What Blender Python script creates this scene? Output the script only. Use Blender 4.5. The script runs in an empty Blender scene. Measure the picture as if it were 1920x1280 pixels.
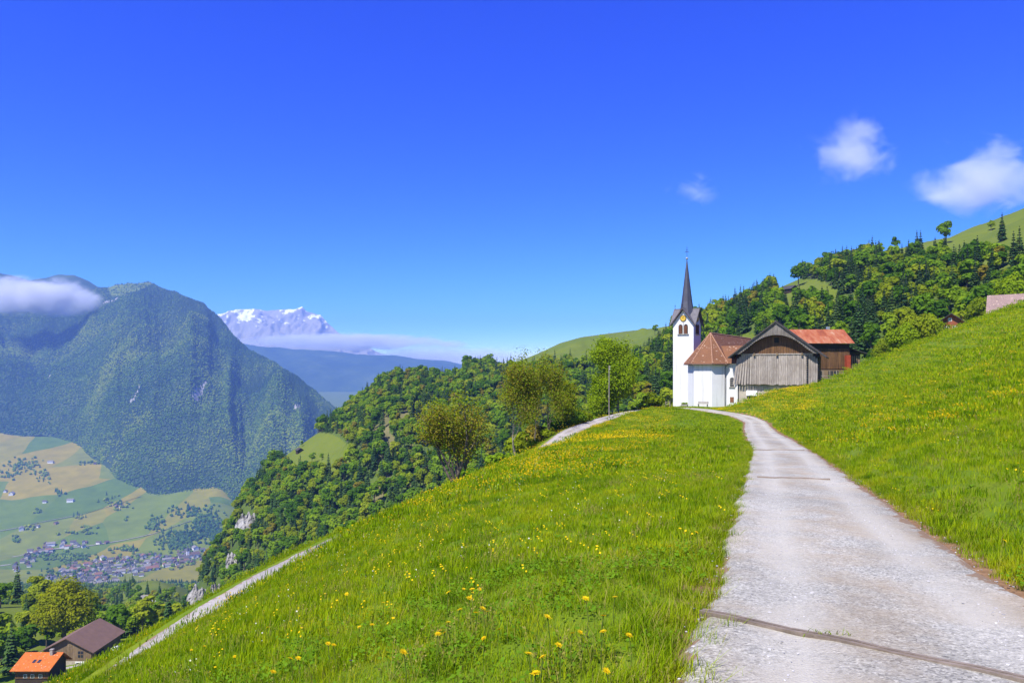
import bpy, bmesh, math, random
import numpy as np
from mathutils import Vector, Matrix

R_ = math.radians
rng = np.random.default_rng(7)
random.seed(7)
sc = bpy.context.scene
COL = sc.collection

# ------------------------------------------------------------------ camera, sky, sun, exposure
F, HZ, CX, CZ = 1400.0, 700.0, 960.0, 1.7        # focal length and horizon in photo pixels, eye height
cam = bpy.data.cameras.new('camera'); cam.sensor_width = 36; cam.lens = F / 1920 * 36
cam.shift_y = (HZ - 640) / 1920; cam.clip_start = 0.1; cam.clip_end = 60000
camo = bpy.data.objects.new('camera', cam); COL.objects.link(camo)
camo.location = (0, 0, CZ); camo.rotation_euler = (R_(90), 0, 0); sc.camera = camo

SUN_EL, SUN_DIR = R_(56), Vector((-0.60, -0.80, 0)).normalized()     # horizontal direction towards the sun
sund = (SUN_DIR * math.cos(SUN_EL) + Vector((0, 0, math.sin(SUN_EL)))).normalized()
sun = bpy.data.lights.new('sun', 'SUN'); sun.energy = 5.0; sun.angle = R_(0.53); sun.color = (1.0, 0.95, 0.86)
suno = bpy.data.objects.new('sun', sun); COL.objects.link(suno)
suno.rotation_euler = sund.to_track_quat('Z', 'Y').to_euler()

w = bpy.data.worlds.new('World'); sc.world = w; w.use_nodes = True
nt = w.node_tree; bg = nt.nodes['Background']
sky = nt.nodes.new('ShaderNodeTexSky'); sky.sky_type = 'NISHITA'; sky.sun_disc = False
sky.sun_elevation = SUN_EL; sky.sun_rotation = math.atan2(SUN_DIR.x, SUN_DIR.y)
sky.altitude = 3000; sky.air_density = 1.0; sky.dust_density = 0.15; sky.ozone_density = 10.0
# colour grade of the whole sky: the photograph's deep ultramarine running to a pale horizon
sp = nt.nodes.new('ShaderNodeSeparateColor'); cb_ = nt.nodes.new('ShaderNodeCombineColor'); nt.links.new(sky.outputs[0], sp.inputs[0])
for ch, (k_, e_) in enumerate(((0.20, 2.7), (0.27, 2.05), (2.85, 0.55))):
    pw = nt.nodes.new('ShaderNodeMath'); pw.operation = 'POWER'; pw.inputs[1].default_value = e_; nt.links.new(sp.outputs[ch], pw.inputs[0])
    ml = nt.nodes.new('ShaderNodeMath'); ml.operation = 'MULTIPLY'; ml.inputs[1].default_value = k_; nt.links.new(pw.outputs[0], ml.inputs[0]); nt.links.new(ml.outputs[0], cb_.inputs[ch])
nt.links.new(cb_.outputs[0], bg.inputs['Color'])
bg.inputs['Strength'].default_value = 0.1

vs = sc.view_settings; sc.display_settings.display_device = 'sRGB'
vs.view_transform = 'Standard'; vs.look = 'None'; vs.gamma = 1; vs.use_curve_mapping = False; vs.exposure = 0.82
cy = sc.cycles
cy.max_bounces = 5; cy.diffuse_bounces = 2; cy.glossy_bounces = 2; cy.transmission_bounces = 3
cy.transparent_max_bounces = 6; cy.volume_bounces = 2; cy.use_denoising = True
cy.volume_step_rate = 2.0; cy.volume_max_steps = 64; cy.sample_clamp_indirect = 4
HAZE = 0.9e-4

# ------------------------------------------------------------------ small helpers
def P(px, py, d): return ((px - CX) / F * d, d, CZ - (py - HZ) / F * d)
def proj(x, y, z): return CX + F * x / y, HZ - F * (z - CZ) / y
def sst(a, b, x):
    t = np.clip((x - a) / (b - a), 0, 1); return t * t * (3 - 2 * t)
def unit(v): return v / (np.linalg.norm(v, axis=-1, keepdims=True) + 1e-9)

_perm = np.random.default_rng(3).permutation(512)
_g = unit(np.random.default_rng(4).normal(size=(512, 2)))
def gnoise(x, y):
    xi, yi = np.floor(x).astype(int), np.floor(y).astype(int); xf, yf = x - xi, y - yi
    u, v = xf * xf * xf * (xf * (xf * 6 - 15) + 10), yf * yf * yf * (yf * (yf * 6 - 15) + 10)
    def gr(i, j, a, b):
        h = _perm[(_perm[i & 511] + j) & 511]; return _g[h, 0] * a + _g[h, 1] * b
    n00, n10 = gr(xi, yi, xf, yf), gr(xi + 1, yi, xf - 1, yf)
    n01, n11 = gr(xi, yi + 1, xf, yf - 1), gr(xi + 1, yi + 1, xf - 1, yf - 1)
    return (n00 * (1 - u) + n10 * u) * (1 - v) + (n01 * (1 - u) + n11 * u) * v
def fbm(x, y, o=4, gain=0.5):
    x = np.asarray(x, float); y = np.asarray(y, float); s = np.zeros(np.broadcast(x, y).shape); a = 1.0
    for k in range(o): s = s + a * gnoise(x * 2 ** k + 17.3 * k, y * 2 ** k - 9.1 * k); a *= gain
    return s

def mesh_np(name, V, Fc, mats=(), mi=None, smooth=False):
    V = np.asarray(V, np.float32).reshape(-1, 3); Fc = np.asarray(Fc, np.int32); k = Fc.shape[1]
    me = bpy.data.meshes.new(name); me.vertices.add(len(V)); me.vertices.foreach_set('co', V.ravel())
    me.loops.add(Fc.size); me.loops.foreach_set('vertex_index', Fc.ravel())
    me.polygons.add(len(Fc)); me.polygons.foreach_set('loop_start', np.arange(0, Fc.size, k, dtype=np.int32))
    for m in mats: me.materials.append(m)
    if mi is not None: me.polygons.foreach_set('material_index', np.asarray(mi, np.int32))
    if smooth: me.polygons.foreach_set('use_smooth', np.ones(len(Fc), bool))
    me.update(calc_edges=True); me.validate(); return me
def obj(name, data, parent=None):
    o = bpy.data.objects.new(name, data); COL.objects.link(o)
    if parent is not None: o.parent = parent
    return o
def tag(o, label, cat, group=None, kind=None):
    if label: o['label'] = label
    if cat: o['category'] = cat
    if group: o['group'] = group
    if kind: o['kind'] = kind
    return o
def struct(o, label=None):
    o['kind'] = 'structure'
    if label: o['label'] = label
    return o
def thing(name, label, cat, loc=(0, 0, 0), rz=0.0, group=None):
    o = bpy.data.objects.new(name, None); COL.objects.link(o); o.location = loc; o.rotation_euler = (0, 0, rz)
    o.empty_display_size = 0.3
    return tag(o, label, cat, group)
def copy_tree(o, parent=None):
    c = o.copy(); COL.objects.link(c); c.parent = parent
    for ch in o.children: copy_tree(ch, c)
    return c

class MB:
    def __init__(s): s.v, s.f, s.m = [], [], []
    def add(s, V, Fc, m=0):
        b = len(s.v); s.v += [tuple(p) for p in V]; s.f += [tuple(i + b for i in f) for f in Fc]; s.m += [m] * len(Fc); return s
    def box(s, x0, x1, y0, y1, z0, z1, m=0):
        V = [(x, y, z) for z in (z0, z1) for y in (y0, y1) for x in (x0, x1)]
        return s.add(V, [(0, 2, 3, 1), (4, 5, 7, 6), (0, 1, 5, 4), (2, 6, 7, 3), (0, 4, 6, 2), (1, 3, 7, 5)], m)
    def prism(s, poly, off, m=0):               # 3-D polygon swept by a vector
        n = len(poly); V = [tuple(p) for p in poly] + [(p[0] + off[0], p[1] + off[1], p[2] + off[2]) for p in poly]
        Fc = [tuple(range(n))[::-1], tuple(range(n, 2 * n))] + [(i, (i + 1) % n, n + (i + 1) % n, n + i) for i in range(n)]
        return s.add(V, Fc, m)
    def slab(s, quad, th, m=0):                 # quad thickened downwards along its normal
        q = [Vector(p) for p in quad]; n = (q[1] - q[0]).cross(q[2] - q[0]).normalized()
        if n.z > 0: n = -n
        return s.prism(q, n * th, m)
    def tube(s, pts, rad, n=6, m=0, cap=True):
        pts = [Vector(p) for p in pts]; V = []; Fc = []
        for i, p in enumerate(pts):
            d = (pts[min(i + 1, len(pts) - 1)] - pts[max(i - 1, 0)])
            if d.length < 1e-6: d = Vector((0, 0, 1))
            d.normalize(); a = d.cross(Vector((0.31, 0.95, 0.02)) if abs(d.z) > .9 else Vector((0, 0, 1))).normalized(); b = d.cross(a)
            r = rad[i] if hasattr(rad, '__len__') else rad
            V += [p + (a * math.cos(t) + b * math.sin(t)) * r for t in [2 * math.pi * k / n for k in range(n)]]
        for i in range(len(pts) - 1):
            Fc += [(i * n + k, i * n + (k + 1) % n, (i + 1) * n + (k + 1) % n, (i + 1) * n + k) for k in range(n)]
        if cap: Fc += [tuple(range(n))[::-1], tuple(range((len(pts) - 1) * n, len(pts) * n))]
        return s.add(V, Fc, m)
    def lathe(s, prof, c=(0, 0, 0), n=12, m=0):
        return s.tube([(c[0], c[1], c[2] + z) for r, z in prof], [max(r, 1e-3) for r, z in prof], n, m)
    def build(s, name, mats, parent=None, smooth=False):
        me = bpy.data.meshes.new(name or 'shape'); me.from_pydata(s.v, [], s.f)
        for m in (mats if isinstance(mats, (list, tuple)) else [mats]): me.materials.append(m)
        me.polygons.foreach_set('material_index', s.m)
        if smooth: me.polygons.foreach_set('use_smooth', [True] * len(s.f))
        bm = bmesh.new(); bm.from_mesh(me); bmesh.ops.recalc_face_normals(bm, faces=bm.faces); bm.to_mesh(me); bm.free()
        me.update()
        return obj(name, me, parent) if name is not None else me

# ------------------------------------------------------------------ materials
def nodes(name):
    m = bpy.data.materials.new(name); m.use_nodes = True; t = m.node_tree; t.nodes.clear()
    out = t.nodes.new('ShaderNodeOutputMaterial'); return m, t, out
def N(t, kind, **kw):
    n = t.nodes.new('ShaderNode' + kind)
    for k, v in kw.items():
        if k in n.inputs: n.inputs[k].default_value = v
        else: setattr(n, k, v)
    return n
def ramp(t, fac, stops):
    r = N(t, 'ValToRGB'); e = r.color_ramp.elements
    while len(e) < len(stops): e.new(0.5)
    for i, (p, c) in enumerate(stops): e[i].position = p; e[i].color = (*c, 1) if len(c) == 3 else c
    t.links.new(fac, r.inputs[0]); return r.outputs[0]
def mixc(t, fac, a, b, mode='MIX'):
    n = N(t, 'Mix', data_type='RGBA', blend_type=mode)
    for k, v in ((0, fac), (6, a), (7, b)):
        if hasattr(v, 'is_output'): t.links.new(v, n.inputs[k])
        else: n.inputs[k].default_value = v if not isinstance(v, tuple) or len(v) == 4 else (*v, 1)
    return n.outputs[2]
def noise(t, scale, detail=4, coord=None, rough=0.55, dist=0.0):
    n = N(t, 'TexNoise', Scale=scale, Detail=detail, Roughness=rough, Distortion=dist)
    if coord is not None: t.links.new(coord, n.inputs['Vector'])
    return n.outputs[0]
def wpos(t): return N(t, 'NewGeometry').outputs['Position']
def opos(t): return N(t, 'TexCoord').outputs['Object']
def mapv(t, v, scale=(1, 1, 1), rot=(0, 0, 0)):
    m = N(t, 'Mapping'); m.inputs['Scale'].default_value = scale; m.inputs['Rotation'].default_value = rot
    t.links.new(v, m.inputs[0]); return m.outputs[0]
def principled(t, out, col, rough=0.8, bump=None, bstr=0.3, bdist=0.02, metal=0.0, spec=0.3):
    b = N(t, 'BsdfPrincipled', Roughness=rough, Metallic=metal)
    b.inputs['Specular IOR Level'].default_value = spec
    if hasattr(col, 'is_output'): t.links.new(col, b.inputs['Base Color'])
    else: b.inputs['Base Color'].default_value = (*col, 1)
    if bump is not None:
        bn = N(t, 'Bump', Strength=bstr, Distance=bdist); t.links.new(bump, bn.inputs['Height']); t.links.new(bn.outputs[0], b.inputs['Normal'])
    t.links.new(b.outputs[0], out.inputs[0]); return b
def plain(name, c, rough=0.8, var=0.25, scale=2.0, metal=0.0, bump=0.15, spec=0.3):
    m, t, o = nodes(name); v = opos(t); n = noise(t, scale, 5, v)
    col = ramp(t, n, [(0.3, tuple(x * (1 - var) for x in c)), (0.7, tuple(min(1, x * (1 + var)) for x in c))])
    principled(t, o, col, rough, n, bump, 0.02, metal, spec); return m
def foliage(name, stops, trans=0.3, patch=None, wr=0.6, wn=0.8):
    """leaf material: tint differs from plant to plant (instance random) and across the ground"""
    m, t, o = nodes(name)
    oi = N(t, 'ObjectInfo').outputs['Random']; n = noise(t, patch or 0.9, 3, wpos(t))
    a = N(t, 'Math', operation='MULTIPLY_ADD'); t.links.new(oi, a.inputs[0]); a.inputs[1].default_value = wr
    b = N(t, 'Math', operation='MULTIPLY_ADD'); t.links.new(n, b.inputs[0]); b.inputs[1].default_value = wn; b.inputs[2].default_value = 0.5 - wr / 2 - wn / 2
    t.links.new(b.outputs[0], a.inputs[2])
    col = ramp(t, a.outputs[0], stops)
    d = N(t, 'BsdfDiffuse'); tr = N(t, 'BsdfTranslucent'); mx = N(t, 'MixShader'); mx.inputs[0].default_value = trans
    t.links.new(col, d.inputs[0]); t.links.new(mixc(t, 1.0, col, (1.0, 1.0, 0.45), 'MULTIPLY'), tr.inputs[0])
    t.links.new(d.outputs[0], mx.inputs[1]); t.links.new(tr.outputs[0], mx.inputs[2]); t.links.new(mx.outputs[0], o.inputs[0]); return m
def wood(name, c1, c2, scale=6, axis=2, var_obj=0.35, rough=0.85):
    m, t, o = nodes(name); s = [scale * 3] * 3; s[axis] = scale * 0.12
    n = noise(t, 1.0, 6, mapv(t, opos(t), tuple(s)), 0.65); n2 = noise(t, 0.5, 3, opos(t))
    oi = N(t, 'ObjectInfo').outputs['Random']
    col = ramp(t, n, [(0.3, c1), (0.68, c2)])
    col = mixc(t, 0.6, col, ramp(t, oi, [(0, (1 - var_obj,) * 3), (1, (1 + var_obj * .4,) * 3)]), 'MULTIPLY')
    col = mixc(t, 0.5, col, ramp(t, n2, [(0.35, (0.6, 0.55, 0.5)), (0.6, (1, 1, 1))]), 'MULTIPLY')
    principled(t, o, col, rough, n, 0.4, 0.01); return m
# ------------------------------------------------------------------ ground materials
def ground_mat(name, stops, scale=0.25, fine=6.0, bump=0.3, bd=0.05, soil=None):
    m, t, o = nodes(name); v = wpos(t); a = noise(t, scale, 5, v, 0.6); b = noise(t, fine, 3, v, 0.6)
    x = N(t, 'Math', operation='MULTIPLY_ADD'); t.links.new(b, x.inputs[0]); x.inputs[1].default_value = 0.35; t.links.new(a, x.inputs[2])
    y = N(t, 'Math', operation='ADD'); t.links.new(x.outputs[0], y.inputs[0]); y.inputs[1].default_value = -0.17
    col = ramp(t, y.outputs[0], stops)
    if soil is not None:
        e = N(t, 'Attribute', attribute_name='soil').outputs['Fac']; ns = noise(t, 3.0, 5, v, 0.7); q = N(t, 'Math', operation='MULTIPLY_ADD'); t.links.new(ns, q.inputs[0]); q.inputs[1].default_value = 1.0; t.links.new(e, q.inputs[2])
        col = mixc(t, ramp(t, q.outputs[0], [(0.85, (0, 0, 0)), (1.05, (1, 1, 1))]), col, ramp(t, b, [(0.3, (0.13, 0.075, 0.035)), (0.7, (0.27, 0.165, 0.085))]))
    principled(t, o, col, 0.9, b, bump, bd, spec=0.1); return m
M_meadow = ground_mat('meadow_turf', [(0.30, (0.075, 0.135, 0.006)), (0.5, (0.105, 0.165, 0.007)), (0.7, (0.15, 0.185, 0.009))], 0.18, 9.0, soil=True)
M_pasture = ground_mat('pasture', [(0.3, (0.085, 0.125, 0.012)), (0.7, (0.125, 0.155, 0.018))], 0.012, 0.2, 0.2, 0.5)
M_floor = ground_mat('forest_floor', [(0.3, (0.045, 0.085, 0.012)), (0.7, (0.09, 0.125, 0.022))], 0.03, 0.5, 0.3, 0.5)
M_scrub = ground_mat('dry_scrub', [(0.3, (0.10, 0.10, 0.035)), (0.7, (0.155, 0.14, 0.06))], 0.05, 0.6, 0.4, 0.5)
M_rock = ground_mat('limestone_rock', [(0.3, (0.10, 0.095, 0.085)), (0.5, (0.27, 0.26, 0.24)), (0.7, (0.42, 0.41, 0.39))], 0.10, 0.9, 0.8, 1.5)
M_mountain = ground_mat('mountain_forest_floor', [(0.3, (0.022, 0.044, 0.016)), (0.55, (0.045, 0.075, 0.022)), (0.75, (0.085, 0.115, 0.03))], 0.0030, 0.02, 0.3, 10)

def fields_mat():
    m, t, o = nodes('patchwork_fields'); v = mapv(t, wpos(t), (0.0052, 0.0030, 0.0), (0, 0, 0.35))
    nz = N(t, 'TexNoise', Scale=1.2, Detail=2.0); t.links.new(v, nz.inputs['Vector'])
    vv = mixc(t, 0.16, v, nz.outputs['Color'])
    vo = N(t, 'TexVoronoi', Scale=1.0, Randomness=0.9); t.links.new(vv, vo.inputs['Vector'])
    sep = N(t, 'SeparateColor'); t.links.new(vo.outputs['Color'], sep.inputs[0])
    col = ramp(t, sep.outputs[0], [(0.0, (0.085, 0.140, 0.008)), (0.40, (0.120, 0.168, 0.009)), (0.56, (0.155, 0.175, 0.010)), (0.72, (0.20, 0.185, 0.012)), (1.0, (0.25, 0.20, 0.012))])
    r = [e for e in t.nodes if e.bl_idname == 'ShaderNodeValToRGB'][-1]
    n2 = noise(t, 0.02, 5, wpos(t)); col = mixc(t, 0.45, col, ramp(t, n2, [(0.3, (0.55, 0.6, 0.5)), (0.7, (1.25, 1.2, 1.1))]), 'MULTIPLY')
    principled(t, o, col, 0.9, spec=0.1); return m
M_fields = fields_mat()

# ------------------------------------------------------------------ road and footpath centre lines (x, y, z)
def resample(pts, step):
    p = np.array(pts, float); n = len(p); out = []
    for i in range(n - 1):
        p0, p1, p2, p3 = p[max(i - 1, 0)], p[i], p[i + 1], p[min(i + 2, n - 1)]
        k = max(2, int(np.linalg.norm(p2 - p1) / step))
        for t in np.arange(k) / k:
            out.append(0.5 * (2 * p1 + (p2 - p0) * t + (2 * p0 - 5 * p1 + 4 * p2 - p3) * t * t + (3 * p1 - p0 - 3 * p2 + p3) * t ** 3))
    out.append(p[-1]); return np.array(out)
ROAD = resample([(-8.9, -30, 1.7), (-3.95, -15, .85), (1.05, 0, 0), (4.38, 10, -.57), (7.7, 20, -1.14), (12.4, 34, -1.94), (16.7, 48, -2.62), (22.1, 66, -3.5), (28.0, 85, -4.3),
                 (31.9, 98, -4.6), (33.8, 110, -4.55), (33.0, 118, -4.4), (30.9, 125, -4.2), (27.6, 128.5, -4.25), (22, 127.5, -4.6), (17.5, 121.5, -5.0)], 0.6)
PATH = resample([(17.5, 121.5, -5.0), (13.6, 114, -5.35), (10.3, 107, -5.75), (7.6, 100, -6.15), (4.6, 91, -7.2), (0, 78, -8.8), (-6.6, 62, -9.4), (-10.4, 50, -9.1), (-12.9, 38, -9.1), (-14.6, 31, -9.8), (-17.5, 23, -12.0), (-21, 13, -13.8), (-27, -8, -16.8)], 0.6)
def near_line(x, y, L):
    """distance to a centre line and the line's height there"""
    x = np.asarray(x, float).ravel(); y = np.asarray(y, float).ravel(); best = np.full(x.shape, 1e9); zz = np.zeros(x.shape)
    sub = L[::3] if len(L) > 60 else L
    sub = np.vstack([sub, L[-1:]])
    for a, b in zip(sub[:-1], sub[1:]):
        dx, dy = b[0] - a[0], b[1] - a[1]; l2 = dx * dx + dy * dy + 1e-9
        t = np.clip(((x - a[0]) * dx + (y - a[1]) * dy) / l2, 0, 1)
        d = np.hypot(x - a[0] - t * dx, y - a[1] - t * dy); k = d < best
        best[k] = d[k]; zz[k] = (a[2] + t * (b[2] - a[2]))[k]
    return best, zz

# ------------------------------------------------------------------ meadow hill: height from measured points
CP = [(0, 0, -.05), (0, 5, -.42), (-2, 5, -1.15), (-6, 5, -3.2), (-11, 5, -6.4), (-15, 12, -9.2), (-12.4, 25, -7.9), (0, 10, -.95), (-4.4, 10, -2.6), (-9, 10, -4.9), (-2, 0, -.8), (-7, -6, -2.8),
      (2, 20, -1.6), (-1, 20, -2.2), (-4, 20, -3.6), (-8.9, 20, -5.5), (-10.5, 19, -6.1), (5, 34, -2.35), (0, 34, -3.0), (-5, 30, -4.55), (-9.5, 28, -6.5), (-5.7, 40, -5.45), (-2.9, 45, -4.95), (0, 55, -4.75),
      (5.25, 70, -4.8), (10, 50, -2.9), (14, 66, -3.6), (11, 85, -6.0), (18, 90, -5.6), (20, 105, -5.7), (26, 105, -5.1), (24, 115, -5.2), (13.5, 101, -6.3), (16, 108, -5.95),
      (8, 10, .1), (15, 10, 2.7), (30, 10, 8.6), (15, 30, -.9), (25, 30, 2.6), (45, 30, 10), (21, 50, -2), (30, 50, 1.3), (45, 50, 7), (28, 70, -2.6), (40, 70, 1.8), (60, 70, 9.5),
      (7.5, 0, .9), (15, 0, 3.6), (2, -15, 1.6), (15, -15, 6), (-10, -15, -3),
      (78.9, 115, 12.3), (63.2, 112, 6.5), (54.2, 110, 3.6), (47.3, 105, 1.2), (47.8, 118, -.7), (42.5, 124, -1.6), (34.4, 112, -3.6), (33.9, 95, -3.9), (36.4, 90, -2.3), (36, 75, -.6),
      (80, 150, 4.5), (66, 150, -.6), (110, 130, 17.5), (120, 60, 34), (120, 180, 14), (60, 150, -1.6), (95, 170, 8),
      (30, 133, -4.1), (38, 126, -4.2), (40, 140, -4.1), (50, 140, -3.2), (56, 135, -1.0), (48, 165, -4.2), (62, 170, -2.5), (34, 155, -5), (26, 135, -5), (24, 150, -9), (28, 175, -13), (60, 200, -6), (90, 215, -1), (130, 230, 9),
      (16, 135, -11), (2, 105, -11), (-6, 85, -13.5), (12, 150, -22), (0, 130, -27), (-12, 64, -12.2), (-15.3, 42, -10.7), (-14.5, 50, -10.3), (-17.4, 36, -11.0), (-19.5, 28, -11.9), (-25, 50, -17), (-28, 70, -24), (-30, 40, -19), (-30, 10, -17),
      (-40, 95, -38), (-53, 100, -43), (-60, 80, -38), (-60, 20, -32), (-40, 130, -54), (-20, 110, -36), (-30, 180, -76), (0, 190, -62), (-10, 155, -47), (20, 200, -40), (-100, 60, -48), (-75, 140, -60),
      (-121, 212, -78.3), (-130, 205, -78.6), (-112, 204, -76), (-120, 188, -76.6), (-132, 188, -78), (-108.5, 209, -75.4), (-98, 195, -70.5), (-112, 225, -77.5), (-121, 230, -80), (-95, 170, -66), (-115, 165, -70), (-160, 190, -84), (-150, 235, -87), (-85, 225, -78), (-160, 100, -70), (-60, 210, -80), (-45, 240, -92), (-100, 250, -88)]
CP = np.array(CP + [tuple(p) for p in ROAD[::14]] + [tuple(p) for p in PATH[::14]], float)
def _tps(pts, lam=0.02):
    n = len(pts); d = np.linalg.norm(pts[:, None, :2] - pts[None, :, :2], axis=2)
    K = np.where(d > 0, d * d * np.log(d + 1e-9), 0) + lam * np.eye(n) * 50
    Pm = np.c_[np.ones(n), pts[:, :2]]; A = np.zeros((n + 3, n + 3)); A[:n, :n] = K; A[:n, n:] = Pm; A[n:, :n] = Pm.T
    return np.linalg.solve(A, np.r_[pts[:, 2], 0, 0, 0])
_w = _tps(CP)
def H(x, y, carve=True):
    sh = np.shape(x); x = np.asarray(x, float).ravel(); y = np.asarray(y, float).ravel(); z = np.empty(len(x))
    for i in range(0, len(x), 40000):
        a, b = x[i:i + 40000], y[i:i + 40000]; d2 = (a[:, None] - CP[None, :, 0]) ** 2 + (b[:, None] - CP[None, :, 1]) ** 2
        z[i:i + 40000] = (0.5 * d2 * np.log(d2 + 1e-9)) @ _w[:-3] + _w[-3] + _w[-2] * a + _w[-1] * b
    dd = np.hypot(x, y)
    z += fbm(x * 0.35, y * 0.35, 3) * 0.07 + fbm(x * 0.07 + 5, y * 0.07, 2) * 0.25 * sst(12, 60, dd)
    if carve:
        for L, hw in ((ROAD, 1.55), (PATH, 1.4)):
            t, zl = near_line(x, y, L); wgt = 1 - sst(hw, hw + 1.5, t); z = z * (1 - wgt) + (zl - 0.07) * wgt
    return z.reshape(sh)
def h1(x, y): return float(H(np.array([x]), np.array([y]))[0])

az = np.radians(np.linspace(-62, 62, 420)); rr = np.geomspace(0.9, 275, 480)
AZ, RR = np.meshgrid(az, rr); GX, GY = RR * np.sin(AZ), RR * np.cos(AZ)
GZ = H(GX, GY); nr, na = GX.shape
def grid_faces(nr, na):
    i = (np.arange(nr - 1)[:, None] * na + np.arange(na - 1)[None]).ravel(); return np.c_[i, i + 1, i + na + 1, i + na]
_hm = mesh_np('meadow_hill', np.stack([GX, GY, GZ], -1), grid_faces(nr, na), [M_meadow], smooth=True)
_at = _hm.attributes.new('soil', 'FLOAT', 'POINT'); _at.data.foreach_set('value', (0.75 * (1 - sst(1.55, 2.0, near_line(GX, GY, ROAD)[0]))).astype(np.float32))
struct(obj('meadow_hill', _hm), 'steep green meadow hillside falling from the road to the left')
# the outline of the near hill against what lies behind it, in photo pixels
_px, _py = proj(GX, GY, GZ); _cpx, _cpy = _px[0], np.where(GY < 160, _py, 2000).min(0)
def sil(px): return np.interp(px, _cpx, _cpy)
_hy = np.geomspace(2, 270, 700)
def hit(px, py, after=0.0):
    """where the eye ray through a photo pixel first meets the meadow"""
    y = _hy[_hy > after]; x = (px - CX) / F * y; g = H(x, y); z = CZ - (py - HZ) / F * y
    k = np.argmax(g >= z)
    return (float(x[k]), float(y[k]), float(g[k])) if g[k] >= z[k] else None

# ------------------------------------------------------------------ road strips
def gravel_mat(name, base, dirt, amount):
    m, t, o = nodes(name); v = wpos(t)
    vo = N(t, 'TexVoronoi', Scale=55.0); t.links.new(v, vo.inputs['Vector']); vo2 = N(t, 'TexVoronoi', Scale=21.0); t.links.new(v, vo2.inputs['Vector'])
    sep = N(t, 'SeparateColor'); t.links.new(vo.outputs['Color'], sep.inputs[0]); sp2 = N(t, 'SeparateColor'); t.links.new(vo2.outputs['Color'], sp2.inputs[0])
    c = ramp(t, sep.outputs[0], [(0.0, tuple(x * 0.42 for x in base)), (0.35, tuple(x * 0.85 for x in base)), (0.8, base), (1.0, tuple(min(.8, x * 1.4) for x in base))])
    c = mixc(t, 0.35, c, ramp(t, sp2.outputs[1], [(0, (0.55, 0.55, 0.55)), (0.6, (1.0, 1.0, 1.0)), (1, (1.2, 1.2, 1.2))]), 'MULTIPLY')
    big = noise(t, 0.7, 5, v, 0.65); c = mixc(t, ramp(t, big, [(0.43, (0, 0, 0)), (0.62, (amount * 1.25,) * 3)]), c, dirt); pat = noise(t, 0.33, 4, mapv(t, v, (1.6, .5, 1), (0, 0, .32)), 0.6, 0.6); c = mixc(t, 0.75, c, ramp(t, pat, [(0.32, (0.70, 0.69, 0.68)), (0.5, (0.95, 0.95, 0.95)), (0.66, (1.22, 1.21, 1.22))]), 'MULTIPLY')
    fine = noise(t, 5.0, 4, v, 0.7); c = mixc(t, 0.4, c, ramp(t, fine, [(0.3, (0.72, 0.72, 0.74)), (0.7, (1.12, 1.12, 1.1))]), 'MULTIPLY')
    tk = N(t, 'Attribute', attribute_name='track').outputs['Fac']; tm = N(t, 'Math', operation='MULTIPLY'); t.links.new(tk, tm.inputs[0]); t.links.new(ramp(t, big, [(0.3, (.2,) * 3), (0.6, (.75,) * 3)]), tm.inputs[1]); c = mixc(t, tm.outputs[0], c, tuple(x * 1.12 for x in base))
    e = N(t, 'Attribute', attribute_name='edge').outputs['Fac']; ne = noise(t, 2.2, 4, v, 0.7)
    x = N(t, 'Math', operation='MULTIPLY_ADD'); t.links.new(ne, x.inputs[0]); x.inputs[1].default_value = 1.1; t.links.new(e, x.inputs[2])
    c = mixc(t, ramp(t, x.outputs[0], [(0.98, (0, 0, 0)), (1.30, (0.85,) * 3)]), c, (0.20, 0.125, 0.065))
    hgt = N(t, 'Math', operation='ADD'); t.links.new(vo.outputs['Distance'], hgt.inputs[0]); t.links.new(fine, hgt.inputs[1])
    principled(t, o, c, 0.85, hgt.outputs[0], 0.5, 0.012, spec=0.25); return m
M_road = gravel_mat('pale_gravel_road', (0.395, 0.385, 0.318), (0.32, 0.26, 0.165), 0.55)
M_path = gravel_mat('gravel_path', (0.36, 0.34, 0.31), (0.30, 0.25, 0.18), 0.5)
def strip(name, L, hw, mat, seed):
    d = np.gradient(L[:, :2], axis=0); d = d / np.linalg.norm(d, axis=1)[:, None]; nrm = np.c_[d[:, 1], -d[:, 0]]
    s = np.cumsum(np.r_[0, np.linalg.norm(np.diff(L[:, :2], axis=0), axis=1)]); k = 15; U = np.linspace(-1, 1, k); V = []; E = []; T = []
    wl = hw + 0.16 * fbm(s * 0.45, s * 0 + seed, 3); wr = hw + 0.16 * fbm(s * 0.5, s * 0 + seed + 9, 3)
    for j, u in enumerate(U):
        ww = np.where(u < 0, wl, wr); p = L[:, :2] + nrm * (ww * u)[:, None]
        z = L[:, 2] + 0.025 * (1 - u * u) - 0.02 * np.exp(-((abs(u) - .48) / .13) ** 2) + 0.010 * fbm(p[:, 0] * 1.3, p[:, 1] * 1.3, 3) - (0.14 if abs(u) == 1 else 0.0)
        V.append(np.c_[p, z]); E.append(np.full(len(L), (0.85 if u > 0 else 0.62) * abs(u) ** (3.6 if u > 0 else 5)))
    T = [np.full(len(L), math.exp(-((abs(u) - .47) / .17) ** 2)) for u in U]
    V = np.stack(V, 1); me = mesh_np(name, V, grid_faces(len(L), k), [mat], smooth=True)
    a = me.attributes.new('edge', 'FLOAT', 'POINT'); a.data.foreach_set('value', np.stack(E, 1).astype(np.float32).ravel())
    a = me.attributes.new('track', 'FLOAT', 'POINT'); a.data.foreach_set('value', np.stack(T, 1).astype(np.float32).ravel())
    return struct(obj(name, me))
strip('gravel_road', ROAD, 1.55, M_road, 1.5)['label'] = 'pale gravel road curving up to the church'
strip('footpath', PATH, 1.35, M_path, 4.5)['label'] = 'narrow gravel path crossing the lower meadow'

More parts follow.
